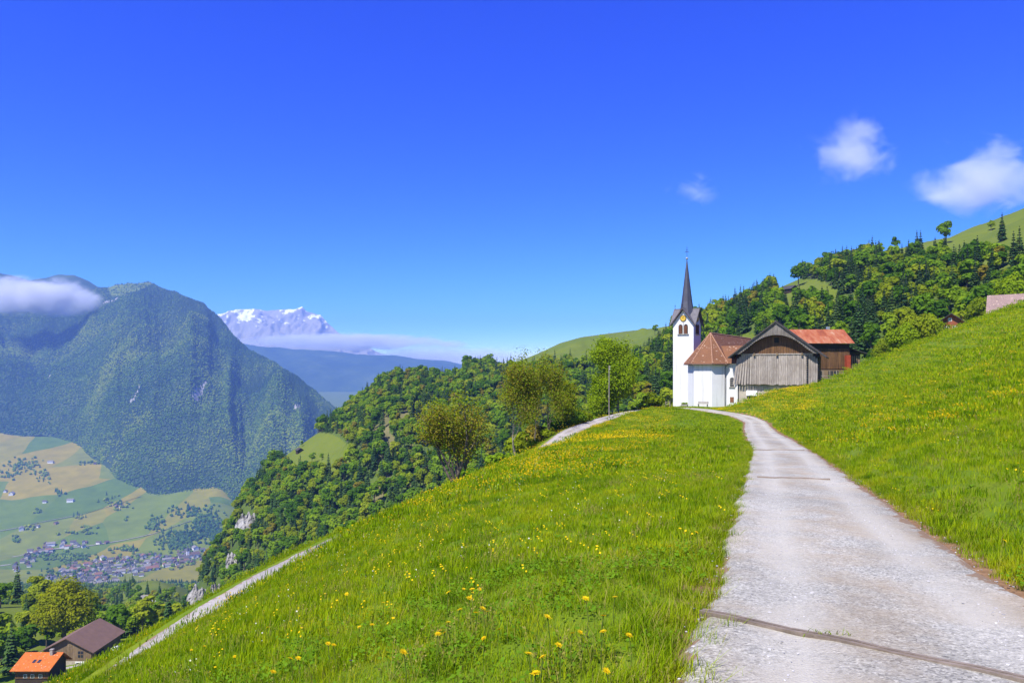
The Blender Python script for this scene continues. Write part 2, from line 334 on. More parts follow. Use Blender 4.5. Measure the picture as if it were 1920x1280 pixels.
# ------------------------------------------------------------------ hills and mountains: sheets along sight columns
class Sheet:
    """columns over px, profile given as depth and height; profile(px, s) with s in 0..1"""
    def __init__(s, name, px, prof, ns, mats, disp=None, label=None, matf=None):
        s.px = np.asarray(px, float); S = np.linspace(0, 1, ns); PX, SS = np.meshgrid(s.px, S)
        D, Z = prof(PX, SS); X = (PX - CX) / F * D
        if disp is not None: Z = Z + disp(X, D, SS)
        s.X, s.Y, s.Z, s.S = X, D, Z, SS; s.ns, s.np_ = X.shape
        mi = None
        if matf is not None:
            c = lambda A: 0.25 * (A[:-1, :-1] + A[1:, :-1] + A[:-1, 1:] + A[1:, 1:])
            mi = matf(c(X), c(D), c(Z), c(SS)).ravel()
        s.o = struct(obj(name, mesh_np(name, np.stack([X, D, Z], -1), grid_faces(*X.shape), mats, mi, smooth=True)), label)
    def sample(s, n, rg):
        ax = np.abs((s.X[:-1, 1:] - s.X[:-1, :-1]) * (s.Y[1:, :-1] - s.Y[:-1, :-1])).ravel(); c = rg.choice(len(ax), n, p=ax / ax.sum())
        i, j = c // (s.np_ - 1), c % (s.np_ - 1); u, v = rg.random(n), rg.random(n)
        f = lambda A: (A[i, j] * (1 - u) + A[i, j + 1] * u) * (1 - v) + (A[i + 1, j] * (1 - u) + A[i + 1, j + 1] * u) * v
        return f(s.X), f(s.Y), f(s.Z), f(s.S)
    def at(s, px, py, dmin=0):
        """front-most point of the sheet under a photo pixel"""
        j = int(np.clip(np.searchsorted(s.px, px), 0, s.np_ - 1)); X, Y, Z = s.X[:, j], s.Y[:, j], s.Z[:, j]
        k0 = Y >= dmin; Y, Z = Y[k0], Z[k0]; o = np.argsort(Y); Y, Z = Y[o], Z[o]; q = np.minimum.accumulate(HZ - F * (Z - CZ) / Y); k = max(1, int(np.argmax(q <= py)))
        u = float(np.clip((q[k - 1] - py) / (q[k - 1] - q[k] + 1e-9), 0, 1)); y = Y[k - 1] + (Y[k] - Y[k - 1]) * u; z = Z[k - 1] + (Z[k] - Z[k - 1]) * u
        return ((px - CX) / F * y, y, z)
def lerp_tab(tab, col=1): 
    t = np.array(tab, float); return lambda px: np.interp(px, t[:, 0], t[:, col])
def two_part(tab):
    """tab rows: px, d_base, py_base, d_crest, py_crest; falls away behind the crest"""
    t = np.array(tab, float); f = [lambda p, c=c: np.interp(p, t[:, 0], t[:, c]) for c in range(5)]
    def prof(PX, S):
        db, dc = f[1](PX), f[3](PX); zb, zc = CZ - (f[2](PX) - HZ) / F * db, CZ - (f[4](PX) - HZ) / F * dc
        u = np.clip(S / 0.8, 0, 1); v = np.clip((S - 0.8) / 0.2, 0, 1)
        D = np.where(S <= .8, db + (dc - db) * u, dc + (dc - db) * 0.6 * v); e = u + 0.13 * np.sin(np.pi * u)
        Z = np.where(S <= .8, zb + (zc - zb) * np.minimum(e, 1.0), zc - (zc - zb) * (0.1 * v + 0.9 * v * v))
        return D, Z
    return prof

# forested spur across the ravine
SPUR = [(322, 380, 1600, 500, 1560), (345, 380, 1420, 500, 1235), (356, 380, 1400, 500, 1160), (368, 375, 1380, 505, 1112), (390, 372, 1330, 510, 1062), (430, 365, 1250, 520, 1000), (450, 360, 1220, 530, 952), (500, 345, 1160, 555, 888), (540, 340, 1130, 570, 852), (590, 335, 1100, 585, 816),
        (640, 330, 1070, 600, 787), (690, 330, 1045, 620, 742), (740, 330, 1015, 640, 712), (770, 330, 1000, 645, 708), (800, 330, 985, 650, 714), (850, 330, 960, 680, 696), (890, 330, 945, 700, 692), (960, 330, 915, 720, 682), (1010, 330, 890, 760, 662), (1050, 330, 870, 800, 643), (1090, 330, 850, 830, 632), (1140, 335, 830, 860, 625), (1200, 340, 800, 880, 618), (1255, 345, 785, 900, 612), (1330, 350, 780, 920, 600), (1420, 360, 780, 930, 600)]
def spur_field(px, py):
    dome = ((px - 592) / 66) ** 2 + ((py - 852) / 42) ** 2 < 1
    dome &= py > 812
    top = (py < 700 - (px - 930) * 0.06) & (px > 925) & (px < 1262)
    top |= (px > 1205) & (px < 1232) & (py < 740)
    return dome | top | ((px > 795) & (px < 872) & (py < 712))
def spur_scrub(px, py):
    n = fbm(px * 0.03, py * 0.02 + 3, 2)
    a = (((px - 765) / 75) ** 2 + ((py - 835) / 85) ** 2 + n * .8 < 1) & (n > 0.08)
    b = (((px - 690) / 30) ** 2 + ((py - 925) / 30) ** 2 < 1) & (n > -0.05)
    return a | b
def spur_mat(X, Y, Z, S):
    px, py = proj(X, Y, Z); m = np.zeros(X.shape, int); m[spur_scrub(px, py)] = 2; m[spur_field(px, py)] = 1; return m
spur = Sheet('forest_spur', np.arange(322, 1421, 3), two_part(SPUR), 200, [M_floor, M_pasture, M_scrub],
             lambda X, Y, S: (fbm(X * 0.018, Y * 0.018, 4) * 7 + fbm(X * 0.05, Y * 0.012, 3) * 4) * np.sin(np.pi * np.clip(S / .8, 0, 1)) ** .7 * sst(0, 120, X + 230), 'wooded spur with small meadows across the ravine', spur_mat)
# wooded hillside behind the church
HILL = [(1180, 240, 800, 520, 690), (1230, 225, 790, 480, 655), (1290, 215, 775, 470, 612), (1330, 210, 765, 470, 598), (1400, 205, 755, 480, 575), (1460, 200, 745, 500, 540), (1500, 195, 735, 505, 522), (1550, 190, 725, 515, 505), (1600, 185, 718, 525, 498), (1680, 180, 700, 545, 473), (1780, 175, 680, 560, 455), (1860, 170, 665, 570, 430), (1920, 168, 655, 575, 405), (2020, 165, 640, 580, 360), (2250, 160, 620, 590, 280), (2500, 160, 600, 600, 220)]
def hill_field(px, py):
    a = (px > 1770 + (py - 480) * 0.35) & (py < 500 + (px - 1800) * 0.02) & (px > 1688) | ((px > 1630) & (py < 482 - (px - 1680) * .12))
    b = ((px - 1510) / 60) ** 2 + ((py - 553) / 30) ** 2 < 1
    b |= ((px - 1590) / 30) ** 2 + ((py - 575) / 17) ** 2 < 1
    b |= ((px - 1400) / 28) ** 2 + ((py - 640) / 16) ** 2 < 1
    return a | b | ((px > 1650) & (py < np.interp(px, [r[0] for r in HILL], [r[4] for r in HILL]) + 24))
hill = Sheet('wooded_hillside', np.arange(1180, 2501, 8), two_part(HILL), 100, [M_floor, M_pasture],
             lambda X, Y, S: (fbm(X * 0.015, Y * 0.015 + 4, 4) * 6) * np.sin(np.pi * np.clip(S / .8, 0, 1)) ** .7, 'wooded hillside with mown clearings behind the church',
             lambda X, Y, Z, S: hill_field(*proj(X, Y, Z)).astype(int))
# slope and valley below, fields rising to the foot of the mountain
def valley_prof(PX, S):
    D = np.geomspace(215, 4300, 220)[(S * 219).round().astype(int)]
    z = np.interp(D, [215, 250, 330, 480, 700, 1000, 1500, 1950, 2400, 3600, 4300], [-92, -97, -115, -160, -222, -300, -430, -556, -575, -294, -130])
    z = np.where(D > 2300, z - (z + 590) * sst(400, 540, PX) * sst(2300, 2700, D), z)
    kn = 1 - sst(60, 250, PX); z = z + kn * 16 * np.exp(-((D - 290) / 75) ** 2)
    z = z + 26 * np.exp(-((PX - 290) / 80) ** 2 - ((D - 800) / 260) ** 2)
    return D, z
valley = Sheet('valley_floor', np.arange(-420, 1000, 8), valley_prof, 220, [M_pasture, M_fields, M_floor],
               lambda X, Y, S: fbm(X * 0.004, Y * 0.004, 3) * 14 * sst(2350, 2900, Y) + fbm(X * 0.01, Y * 0.01, 3) * 6 * (1 - sst(1500, 1900, Y)), 'broad valley floor with patchwork fields far below',
               lambda X, Y, Z, S: np.where(Y > 1900, 1, 0))
# forested mountain on the far side of the valley
MTN = [(-420, 3700, 830, 5000, 470), (-200, 3650, 818, 5000, 500), (-60, 3620, 816, 5000, 532), (0, 3600, 816, 5000, 548), (60, 3580, 816, 4950, 553), (100, 3560, 820, 4900, 552), (150, 3450, 838, 4850, 548), (190, 3150, 890, 4800, 541), (220, 2980, 922, 4800, 532), (250, 2880, 950, 4750, 530), (280, 2830, 962, 4700, 534), (330, 2800, 975, 4600, 550), (380, 2780, 990, 4500, 574), (415, 2760, 1000, 4400, 600), (450, 2700, 1010, 4250, 645), (500, 2600, 1030, 4050, 677), (560, 2480, 1050, 3800, 712), (600, 2480, 1050, 3600, 743), (632, 2500, 1050, 3400, 772), (700, 2550, 1050, 3100, 850), (760, 2600, 1050, 3000, 1000)]
def mtn_disp(X, Y, S):
    A = np.arctan2(X, Y); g = fbm(A * 40, Y * 0.0009, 4, 0.55) * .4 + fbm(A * 12 + 4, Y * .0005, 2) * 2.1; env = np.sin(np.pi * np.clip(S / .8, 0, 1)) ** .6 * sst(.02, .3, S)
    return (g * 150 + fbm(X * 0.003, Y * 0.003, 4) * 55) * env + fbm(X * 0.005, Y * 0.005, 4) * 26
def mtn_bare(X, Y, S): return (fbm(X * .010 + 2, Y * .0025, 3) > .57) & (S > .2) & (S < .72)
def mtn_top(X, Y, Z):
    px, py = proj(X, Y, Z); return (px > 196 + (py - 530) * .5) & (px < 292 - (py - 530) * 2) & (py < 556)
mtn = Sheet('forest_mountain', np.arange(-420, 761, 4), two_part(MTN), 240, [M_mountain, M_pasture, M_rock], mtn_disp, 'blue-green forested mountain across the valley',
            lambda X, Y, Z, S: np.where(mtn_top(X, Y, Z) | ((fbm(X * .003 + 7, Y * .0012, 3) > .38) & (S > .08) & (S < .66)), 1, np.where(mtn_bare(X, Y, S), 2, 0)))
RID = [(-420, 5000, 700, 5500, 495), (-100, 5000, 700, 5500, 500), (0, 5000, 700, 5500, 513), (25, 5000, 700, 5500, 517), (55, 5000, 700, 5500, 527), (75, 5000, 700, 5500, 521), (110, 5000, 700, 5500, 514), (140, 5000, 700, 5500, 516), (165, 5000, 700, 5500, 526), (195, 5000, 700, 5500, 545), (250, 5000, 700, 5500, 600)]
Sheet('mountain_ridge', np.arange(-420, 251, 5), two_part(RID), 50, [M_mountain], lambda X, Y, S: fbm(X * .004, Y * .004, 4) * 22 * sst(0, .3, S), 'dark ridge rising behind the forested mountain')
# far blue foothills and the snow mountain
FOOT = [(380, 7800, 730, 9000, 640), (470, 7800, 730, 9000, 644), (560, 7800, 735, 9000, 652), (640, 7800, 738, 9000, 660), (760, 7800, 735, 9000, 668), (850, 7800, 730, 9000, 677), (900, 7800, 725, 9000, 690), (960, 7800, 720, 9000, 702), (1250, 7800, 715, 9000, 706), (1900, 7800, 715, 9000, 700)]
Sheet('distant_foothills', np.arange(380, 1900, 8), two_part(FOOT), 60, [M_mountain], lambda X, Y, S: fbm(X * .0018, Y * .0018, 4) * 40 * sst(0, .4, S), 'hazy blue foothills below the snow mountain')
def far_prof(PX, S):
    D = 4000 + S * 8500; return D, -300 + 0 * D + 110 * np.clip((D - 4000) / 3800, 0, 1)
Sheet('far_valley', np.arange(-420, 2300, 40), far_prof, 60, [M_pasture], None, 'pale far valley floor beyond the mountains')

def snow_mat():
    m, t, o = nodes('snow_streaked_rock'); v = wpos(t)
    s = noise(t, 0.0070, 6, mapv(t, v, (1, 0.25, 1.1), (0, 0.6, 0)), 0.68); b = noise(t, 0.0019, 3, v)
    x = N(t, 'Math', operation='MULTIPLY_ADD'); t.links.new(b, x.inputs[0]); x.inputs[1].default_value = 0.8; t.links.new(s, x.inputs[2])
    sx = N(t, 'SeparateXYZ'); t.links.new(v, sx.inputs[0]); mr = N(t, 'MapRange'); t.links.new(sx.outputs[2], mr.inputs[0])
    mr.inputs[1].default_value = 400; mr.inputs[2].default_value = 990; mr.inputs[3].default_value = -0.16; mr.inputs[4].default_value = 0.06
    y = N(t, 'Math', operation='ADD'); t.links.new(x.outputs[0], y.inputs[0]); t.links.new(mr.outputs[0], y.inputs[1])
    col = ramp(t, y.outputs[0], [(0.0, (0.22, 0.205, 0.15)), (0.985, (0.32, 0.295, 0.225)), (1.0, (0.85, 0.86, 0.88))])
    rr_ = [e for e in t.nodes if e.bl_idname == 'ShaderNodeValToRGB'][-1]; rr_.color_ramp.elements[1].position = 0.985; rr_.color_ramp.elements[2].position = 1.02
    principled(t, o, col, 0.9, spec=0.1); return m
SNOW = [(330, 9900, 668, 11000, 600), (380, 9900, 668, 11000, 592), (415, 9900, 668, 11000, 588), (440, 9900, 668, 11000, 580), (470, 9900, 668, 11000, 579), (500, 9900, 668, 11000, 582), (530, 9900, 668, 11000, 580), (555, 9900, 668, 11000, 579), (566, 9900, 668, 11000, 574), (575, 9900, 668, 11000, 584), (600, 9900, 668, 11000, 590), (615, 9900, 668, 11000, 606), (640, 9900, 668, 11000, 628), (690, 9900, 668, 11000, 655), (760, 9900, 680, 11000, 690)]
def snow_disp(X, Y, S):
    a = 1 - np.abs(fbm(X * .0025, Y * .0016, 5)) * 2.2; return (a - .6) * 130 * np.sin(np.pi * np.clip(S / .8, 0, 1)) ** .5 + fbm(X * .012, Y * .012, 3) * 14
Sheet('snow_mountain', np.arange(330, 761, 2), two_part(SNOW), 140, [snow_mat()], snow_disp, 'distant rocky mountain streaked with snow')
# ------------------------------------------------------------------ plants: mesh makers
M_bark = plain('bark', (0.12, 0.098, 0.075), 0.9, 0.4, 6, bump=0.6)
M_barkpale = plain('pale_bark', (0.24, 0.21, 0.165), 0.9, 0.35, 5, bump=0.6)
M_leaf = foliage('spring_leaves', [(0.1, (0.070, 0.165, 0.012)), (0.4, (0.150, 0.280, 0.014)), (0.7, (0.240, 0.370, 0.016)), (0.95, (0.340, 0.400, 0.022))], 0.5, 0.05, 0.95, 0.9)
M_needle = foliage('conifer_needles', [(0.1, (0.036, 0.085, 0.028)), (0.6, (0.066, 0.130, 0.034)), (0.95, (0.105, 0.170, 0.038))], 0.3, 0.05)
M_bright = foliage('fresh_maple_leaves', [(0.1, (0.17, 0.285, 0.008)), (0.5, (0.245, 0.355, 0.010)), (0.9, (0.33, 0.41, 0.014))], 0.5, 0.5, 0.2, 1.0)
M_lime = foliage('lime_tree_leaves', [(0.1, (0.19, 0.24, 0.005)), (0.5, (0.26, 0.295, 0.006)), (0.9, (0.33, 0.33, 0.008))], 0.45, 0.3, 0.1, 1.0)
M_bud = foliage('budding_leaves', [(0.1, (0.22, 0.235, 0.022)), (0.5, (0.30, 0.27, 0.030)), (0.9, (0.37, 0.29, 0.040))], 0.55, 0.4, 0.3, 1.0)
M_budgreen = foliage('young_green_leaves', [(0.1, (0.165, 0.245, 0.011)), (0.5, (0.235, 0.305, 0.013)), (0.9, (0.30, 0.34, 0.016))], 0.5, 0.4, 0.3, 1.0)
M_farleaf = foliage('far_broadleaf', [(0.15, (0.034, 0.080, 0.014)), (0.5, (0.095, 0.170, 0.014)), (0.9, (0.25, 0.295, 0.022))], 0.1, 0.0022, 0.35, 1.5)
M_farneedle = foliage('far_needles', [(0.1, (0.018, 0.050, 0.018)), (0.9, (0.070, 0.120, 0.028))], 0.05, 0.0022, 0.4, 1.2)

def quads(C, Nn, size, rg, asp=1.0):
    n = len(C); t = unit(np.cross(Nn, unit(rg.normal(size=(n, 3))))); b = np.cross(Nn, t); s = size[:, None] if np.ndim(size) else size
    c = s * (0.5 * t); d = s * (0.5 * asp * b)
    V = np.stack([C - c - d * .6, C + c * .7 - d, C + c + d * .7, C - c * .6 + d], 1).reshape(-1, 3)
    return V, np.arange(4 * n).reshape(-1, 4)
def tubes_np(mb): return np.array(mb.v, float), mb.f
def join_mesh(name, parts, mats):
    """parts: (V, quad array or list of faces, material index)"""
    V = []; Fq = []; mi = []; b = 0
    for v, f, m in parts:
        f4 = [list(q) + [q[-1]] * 0 for q in f if len(q) == 4] if not isinstance(f, np.ndarray) else f
        f4 = np.asarray(f4, int).reshape(-1, 4); V.append(np.asarray(v, float)); Fq.append(f4 + b); mi += [m] * len(f4); b += len(v)
    return mesh_np(name, np.vstack(V), np.vstack(Fq), mats, mi)
def crown_pts(rg, h, r, lobes, n, zc=0.62, vz=0.38, inner=0.5):
    c = unit(rg.normal(size=(lobes, 3))) * (rg.random((lobes, 1)) ** 0.4); c[:, 2] *= 1.0
    cen = np.c_[c[:, 0] * r * .66, c[:, 1] * r * .66, h * zc + c[:, 2] * h * vz * .72]
    # narrower towards the top
    tz = (cen[:, 2] - h * (zc - vz)) / (2 * h * vz); cen[:, :2] *= (1.12 - 0.62 * np.clip(tz, 0, 1) ** 2)[:, None]
    lr = r * rg.uniform(.26, .44, lobes); k = rg.choice(lobes, n, p=lr ** 2 / (lr ** 2).sum()); u = unit(rg.normal(size=(n, 3)))
    u[:, 2] = np.where(u[:, 2] < -.45, -u[:, 2], u[:, 2])
    p = cen[k] + u * lr[k][:, None] * rg.uniform(.72, 1.08, (n, 1)) * np.array([1, 1, .85])
    nn = unit(u * .9 + np.array([0, 0, .35]) + rg.normal(size=(n, 3)) * .30); return p, nn, cen
def broad_parts(seed, h=11.0, r=4.2, lobes=16, n=900, ls=.80, tr=.22):
    rg = np.random.default_rng(seed); p, nn, cen = crown_pts(rg, h, r, lobes, n)
    lv, lf = quads(p, nn, rg.uniform(.6, 1.3, n) * ls, rg)
    mb = MB(); mb.tube([(0, 0, -1.5), (.05, .03, h * .25), (0, .1, h * .5), (.1, 0, h * .75)], [tr * 1.3, tr, tr * .7, tr * .25], 5, cap=False)
    for c in cen[:7]: mb.tube([(0, 0, h * .32), tuple(np.array([0, 0, h * .42]) * .4 + c * .6 - np.array([0, 0, h * .06])), tuple(c)], [tr * .5, tr * .32, .04], 4, cap=False)
    return (lv, lf), tubes_np(mb)
def conif_parts(seed, h=15.0, r=2.7, tiers=17, tr=.2):
    rg = np.random.default_rng(seed); C = []; V = []
    for k in range(tiers):
        z = h * (.06 + .92 * (k / (tiers - 1)) ** .95); R = r * (1 - (z / h) ** 1.25) + .18; m = 12 if k < tiers * .7 else 7; z += rg.uniform(-.4, .4) * h / tiers; a0 = rg.random() * 6.28
        for j in range(m):
            a = a0 + 6.283 * (j + rg.uniform(-.3, .3)) / m; L = R * rg.uniform(.5, 1.2); dr = np.array([math.cos(a), math.sin(a), 0]); sd = np.array([-dr[1], dr[0], 0]); wd = L * .30 + .1; dz = L * rg.uniform(.22, .5)
            p0 = np.array([0, 0, z + L * .15]); p1 = p0 + dr * L * .55 - np.array([0, 0, dz * .35]); p2 = p0 + dr * L - np.array([0, 0, dz])
            V += [p0 - sd * .1, p0 + sd * .1, p1 + sd * wd, p1 - sd * wd, p1 - sd * wd, p1 + sd * wd, p2 + sd * wd * .25, p2 - sd * wd * .25]
            V += [p1 - sd * .05, p1 + dr * .1, p1 + dr * L * .2 - np.array([0, 0, dz * .8 + .25]), p1 - dr * .2 - np.array([0, 0, dz * .5 + .35])]
    V = np.array(V); mb = MB(); mb.tube([(0, 0, -1.5), (0, 0, h * .5), (0, 0, h * .98)], [tr * 1.3, tr, .04], 5, cap=False)
    return (V, np.arange(len(V)).reshape(-1, 4)), tubes_np(mb)
def one_mesh(name, parts, leafm, bark=None):
    (lv, lf), (tv, tf) = parts; return join_mesh(name, [(lv, lf, 0), (tv, tf, 1)], [leafm, bark or M_bark])
def two_mesh(name, parts, leafm, bark=None):
    (lv, lf), (tv, tf) = parts
    return join_mesh(name + '_crown', [(lv, lf, 0)], [leafm]), join_mesh(name + '_trunk', [(tv, tf, 0)], [bark or M_bark])

# ------------------------------------------------------------------ scattering one mass from many copies (stuff only)
def scatter(name, pts, rotz, scl, idx, protos, label, cat, tilt=None):
    pts = np.asarray(pts, np.float32); n = len(pts); me = bpy.data.meshes.new(name); me.vertices.add(n); me.vertices.foreach_set('co', pts.ravel())
    rot = np.zeros((n, 3), np.float32); rot[:, 2] = rotz
    if tilt is not None: rot[:, :2] = tilt
    scl = np.asarray(scl, np.float32); scl = np.repeat(scl[:, None], 3, 1) if scl.ndim == 1 else scl
    for nm, ty, val in (('rot', 'FLOAT_VECTOR', rot), ('scl', 'FLOAT_VECTOR', scl)):
        a = me.attributes.new(nm, ty, 'POINT'); a.data.foreach_set('vector', val.astype(np.float32).ravel())
    a = me.attributes.new('idx', 'INT', 'POINT'); a.data.foreach_set('value', np.asarray(idx, np.int32))
    col = bpy.data.collections.new(name + '_kinds')
    for k, pm in enumerate(protos): col.objects.link(bpy.data.objects.new('%s_kind_%02d' % (name, k), pm))
    ng = bpy.data.node_groups.new(name + '_scatter', 'GeometryNodeTree')
    ng.interface.new_socket('Geometry', in_out='INPUT', socket_type='NodeSocketGeometry'); ng.interface.new_socket('Geometry', in_out='OUTPUT', socket_type='NodeSocketGeometry')
    gi, go = ng.nodes.new('NodeGroupInput'), ng.nodes.new('NodeGroupOutput'); ip = ng.nodes.new('GeometryNodeInstanceOnPoints')
    ci = ng.nodes.new('GeometryNodeCollectionInfo'); ci.inputs['Collection'].default_value = col; ci.inputs['Separate Children'].default_value = True; ci.inputs['Reset Children'].default_value = True
    def att(nm, ty):
        q = ng.nodes.new('GeometryNodeInputNamedAttribute'); q.data_type = ty; q.inputs['Name'].default_value = nm; return q.outputs['Attribute']
    L = ng.links.new; L(gi.outputs[0], ip.inputs['Points']); L(ci.outputs[0], ip.inputs['Instance']); ip.inputs['Pick Instance'].default_value = True
    L(att('idx', 'INT'), ip.inputs['Instance Index']); L(att('rot', 'FLOAT_VECTOR'), ip.inputs['Rotation']); L(att('scl', 'FLOAT_VECTOR'), ip.inputs['Scale']); L(ip.outputs[0], go.inputs[0])
    o = obj(name, me); md = o.modifiers.new('scatter', 'NODES'); md.node_group = ng
    return tag(o, label, cat, kind='stuff')

# ------------------------------------------------------------------ forest kinds
BR = [broad_parts(11, 11, 4.3, 16), broad_parts(12, 12.5, 4.0, 18), broad_parts(13, 9.5, 4.0, 13), broad_parts(14, 10.5, 3.6, 12)]
CF = [conif_parts(21), conif_parts(22, 13.5, 2.4), conif_parts(23, 17, 3.0, 19)]
br_two = [two_mesh('broadleaf', p, M_leaf) for p in BR]; cf_two = [two_mesh('conifer', p, M_needle) for p in CF]
br_one = [one_mesh('broadleaf_far', p, M_leaf) for p in BR]; cf_one = [one_mesh('conifer_far', p, M_needle) for p in CF]
bb_one = [one_mesh('bright_far', broad_parts(15, 9, 4.0, 14), M_budgreen), one_mesh('bud_far', broad_parts(16, 9, 3.4, 12, 620), M_bud, M_barkpale)]
KINDS = br_one + cf_one + bb_one             # 0-3 broadleaf, 4-6 conifer, 7 bright, 8 budding

def forest_tree(x, y, z, k, s, rz, label, group):
    con = k >= 4; cr, tk = (cf_two[k - 4] if con else br_two[k])
    t = thing('conifer_tree' if con else 'broadleaf_tree', label, 'tree', (x, y, z), rz, group); t.scale = (s, s, s * random.uniform(.9, 1.12))
    obj('crown', cr, t); obj('trunk', tk, t)

def plant_forest(sheet, n, rg, keep, conif, nind, name, lab, group, words, size=1.0):
    x, y, z, s = sheet.sample(n, rg); px, py = proj(x, y, z); k = keep(px, py, x, y, s)
    x, y, z, px, py = x[k], y[k], z[k], px[k], py[k]
    # thin out to a minimum spacing with a coarse hash
    cell = {}; ok = np.ones(len(x), bool); sp = 4.6
    for i in range(len(x)):
        c = (int(x[i] // sp), int(y[i] // sp)); ok[i] = c not in cell; cell[c] = 1
    x, y, z, px, py = x[ok], y[ok], z[ok], px[ok], py[ok]; m = len(x)
    con = rg.random(m) < conif(px, py); kind = np.where(con, rg.integers(4, 7, m), rg.integers(0, 4, m))
    u = rg.random(m); kind = np.where(~con & (u < .18), 7, np.where(~con & (u > .93), 8, kind)); sc_ = np.where(con, rg.uniform(.55, 1.0, m), rg.uniform(.5, 1.25, m) ** 1.0)
    sc_ = sc_ * size
    order = np.argsort(y); vis = (px > 20) & (px < 1910) & (proj(x, y, z + 8)[1] < sil(px) - 4) & (kind < 7)
    ind = [i for i in order if vis[i]][:nind]; rest = np.ones(m, bool); rest[ind] = False
    for i in ind: forest_tree(float(x[i]), float(y[i]), float(z[i]), int(kind[i]), float(sc_[i]), float(rg.random() * 6.28), words[1 if kind[i] >= 4 else 0], group)
    scatter(name, np.c_[x, y, z][rest], rg.random(rest.sum()) * 6.28, sc_[rest], kind[rest], KINDS, lab, 'forest')
    return m
rg = np.random.default_rng(31)
def keep_spur(px, py, x, y, s):
    k = (s < .86) & ~spur_field(px, py) & (~spur_scrub(px, py) | (rng.random(len(px)) < .10)) & (proj(x, y, CZ + (HZ - py) / F * y + 14)[1] < sil(px) + 6)
    for cx, cy_, a, b in CLIFF_PX: k &= ~(((px - cx) / a) ** 2 + ((py - cy_ - 4) / b) ** 2 < .8)
    return k
CLIFF_PX = [(466, 972, 22, 24), (440, 1040, 13, 16), (375, 1112, 22, 26), (407, 1096, 10, 14), (868, 786, 20, 13)]
plant_forest(spur, 30000, rg, keep_spur, lambda px, py: np.where((px > 1090) & (py > 640), .50, .20) + .28 * (fbm(px * .012, py * .02, 2) > .15), 170, 'spur_forest', 'mixed spring forest covering the spur across the ravine', 'trees on the wooded spur',
             ('round green broadleaf tree on the wooded spur', 'dark pointed conifer among broadleaf trees on the spur'))
plant_forest(hill, 24000, rg, lambda px, py, x, y, s: (s < .9) & ~hill_field(px, py) & (px < 2250) & (y > 188), lambda px, py: np.where((px > 1480) & (py > 520) & (px < 1640), .48, .26) + .35 * (fbm(px * .012 + 5, py * .02, 2) > .1), 130, 'hillside_forest', 'mixed forest climbing the hillside behind the church', 'trees on the hillside behind the church',
             ('round green broadleaf tree on the hillside behind the church', 'dark pointed conifer on the hillside behind the church'), .86)
# lower slope beyond the farm
def keep_low(px, py, x, y, s):
    f = (px > 250) & (px < 350) & (y > 640) & (y < 1150) & (py < 1135)
    farm = (x > -160) & (x < -90) & (y < 238)
    road = (px > 5) & (px < 45) & (abs(y - 300) < 9)
    return (y < 1900) & (px > -300) & (px < 420) & ~f & ~farm & ~road & (rng.random(len(px)) < np.where(y < 900, 1, .8))
plant_forest(valley, 60000, rg, keep_low, lambda px, py: np.full(len(px), .30), 60, 'lower_forest', 'dark mixed forest filling the slope below the farm', 'trees below the farm',
             ('leafy tree in the dark forest below the farm', 'dark conifer in the forest below the farm'))

# trees on the near slope round the farm
n = 900; x = rg.uniform(-235, -40, n); y = rg.uniform(176, 268, n); z = H(x, y, False); px, py = proj(x, y, z)
k = ~((x > -134) & (x < -98) & (y < 229)) & ~((np.hypot(x + 141.6, y - 236) < 13)) & ~((px > 250) & (y < 225)) & (px > -60) & (px < 345) & ~((px > 40) & (y < 196)) & ~((px > 45) & (px < 205) & (y < 250)) & (py + 60 < 1420)
cell = set(); c = 0
for i in np.flatnonzero(k):
    q = (int(x[i] // 6), int(y[i] // 6))
    if q in cell or c > 135: continue
    cell.add(q); c += 1; kd = int(rg.integers(4, 7)) if rg.random() < .22 else int(rg.integers(0, 4))
    forest_tree(float(x[i]), float(y[i]), float(z[i]), kd, float(rg.uniform(.75, 1.25) if kd < 4 else rg.uniform(.6, .95)), float(rg.random() * 6.28), ('dark conifer' if kd > 3 else 'leafy tree') + ' in the dense wood around the farm', 'trees around the farm')
# single trees standing free in the clearings
FREE = [(hill, 1774, 455, 2, 1.15, 'round tree alone on the hill skyline left of the open pasture'), (hill, 1858, 432, 0, .55, 'small pale tree on the skyline near the top right corner'), (hill, 1879, 450, 4, .78, 'dark solitary conifer standing in the open pasture top right'), (hill, 1680, 472, 1, .7, 'dark tree breaking the skyline above the hillside wood'),
        (hill, 1497, 535, 0, 1.15, 'round tree at the upper edge of the small hillside clearing'), (hill, 1466, 532, 3, .55, 'small lone tree on the skyline beside the clearing'), (hill, 1835, 470, 2, .4, 'low bush in the open pasture top right'), (hill, 1850, 470, 0, .4, 'second low bush in the open pasture top right'),
        (spur, 585, 868, 1, .72, 'dark round tree in the domed meadow of the spur'), (spur, 604, 862, 2, .55, 'bush at the right edge of the domed meadow'), (spur, 566, 836, 3, .4, 'tiny bush high on the domed meadow'), (spur, 984, 664, 0, .6, 'small tree on the skyline of the grassy ridge'), (spur, 915, 676, 1, .95, 'round tree on the skyline beside the ridge chalet'), (spur, 1228, 628, 1, .9, 'bush high in the grassy hill left of the spire')]
for sh, px, py, k, s, lab in FREE:
    x, y, z = sh.at(px, py); forest_tree(x, y, z - .3, k, s, random.random() * 6, lab, 'trees standing free in the clearings')
# conifers just left of the tower
for i, (px, py, d, s) in enumerate([(1242, 745, 215, 1.15), (1250, 748, 200, 1.05), (1232, 742, 235, 1.2), (1258, 742, 225, 1.25), (1222, 738, 250, 1.0), (1262, 735, 260, 1.2), (1308, 690, 235, .9), (1316, 690, 255, 1.0)]):
    x, y, z = P(px, py + 12, d); forest_tree(x, y, min(z, h1(x, y)), 4 + i % 3, s, i * 1.3, 'dark tall conifer close behind the church tower', 'conifers behind the church tower')

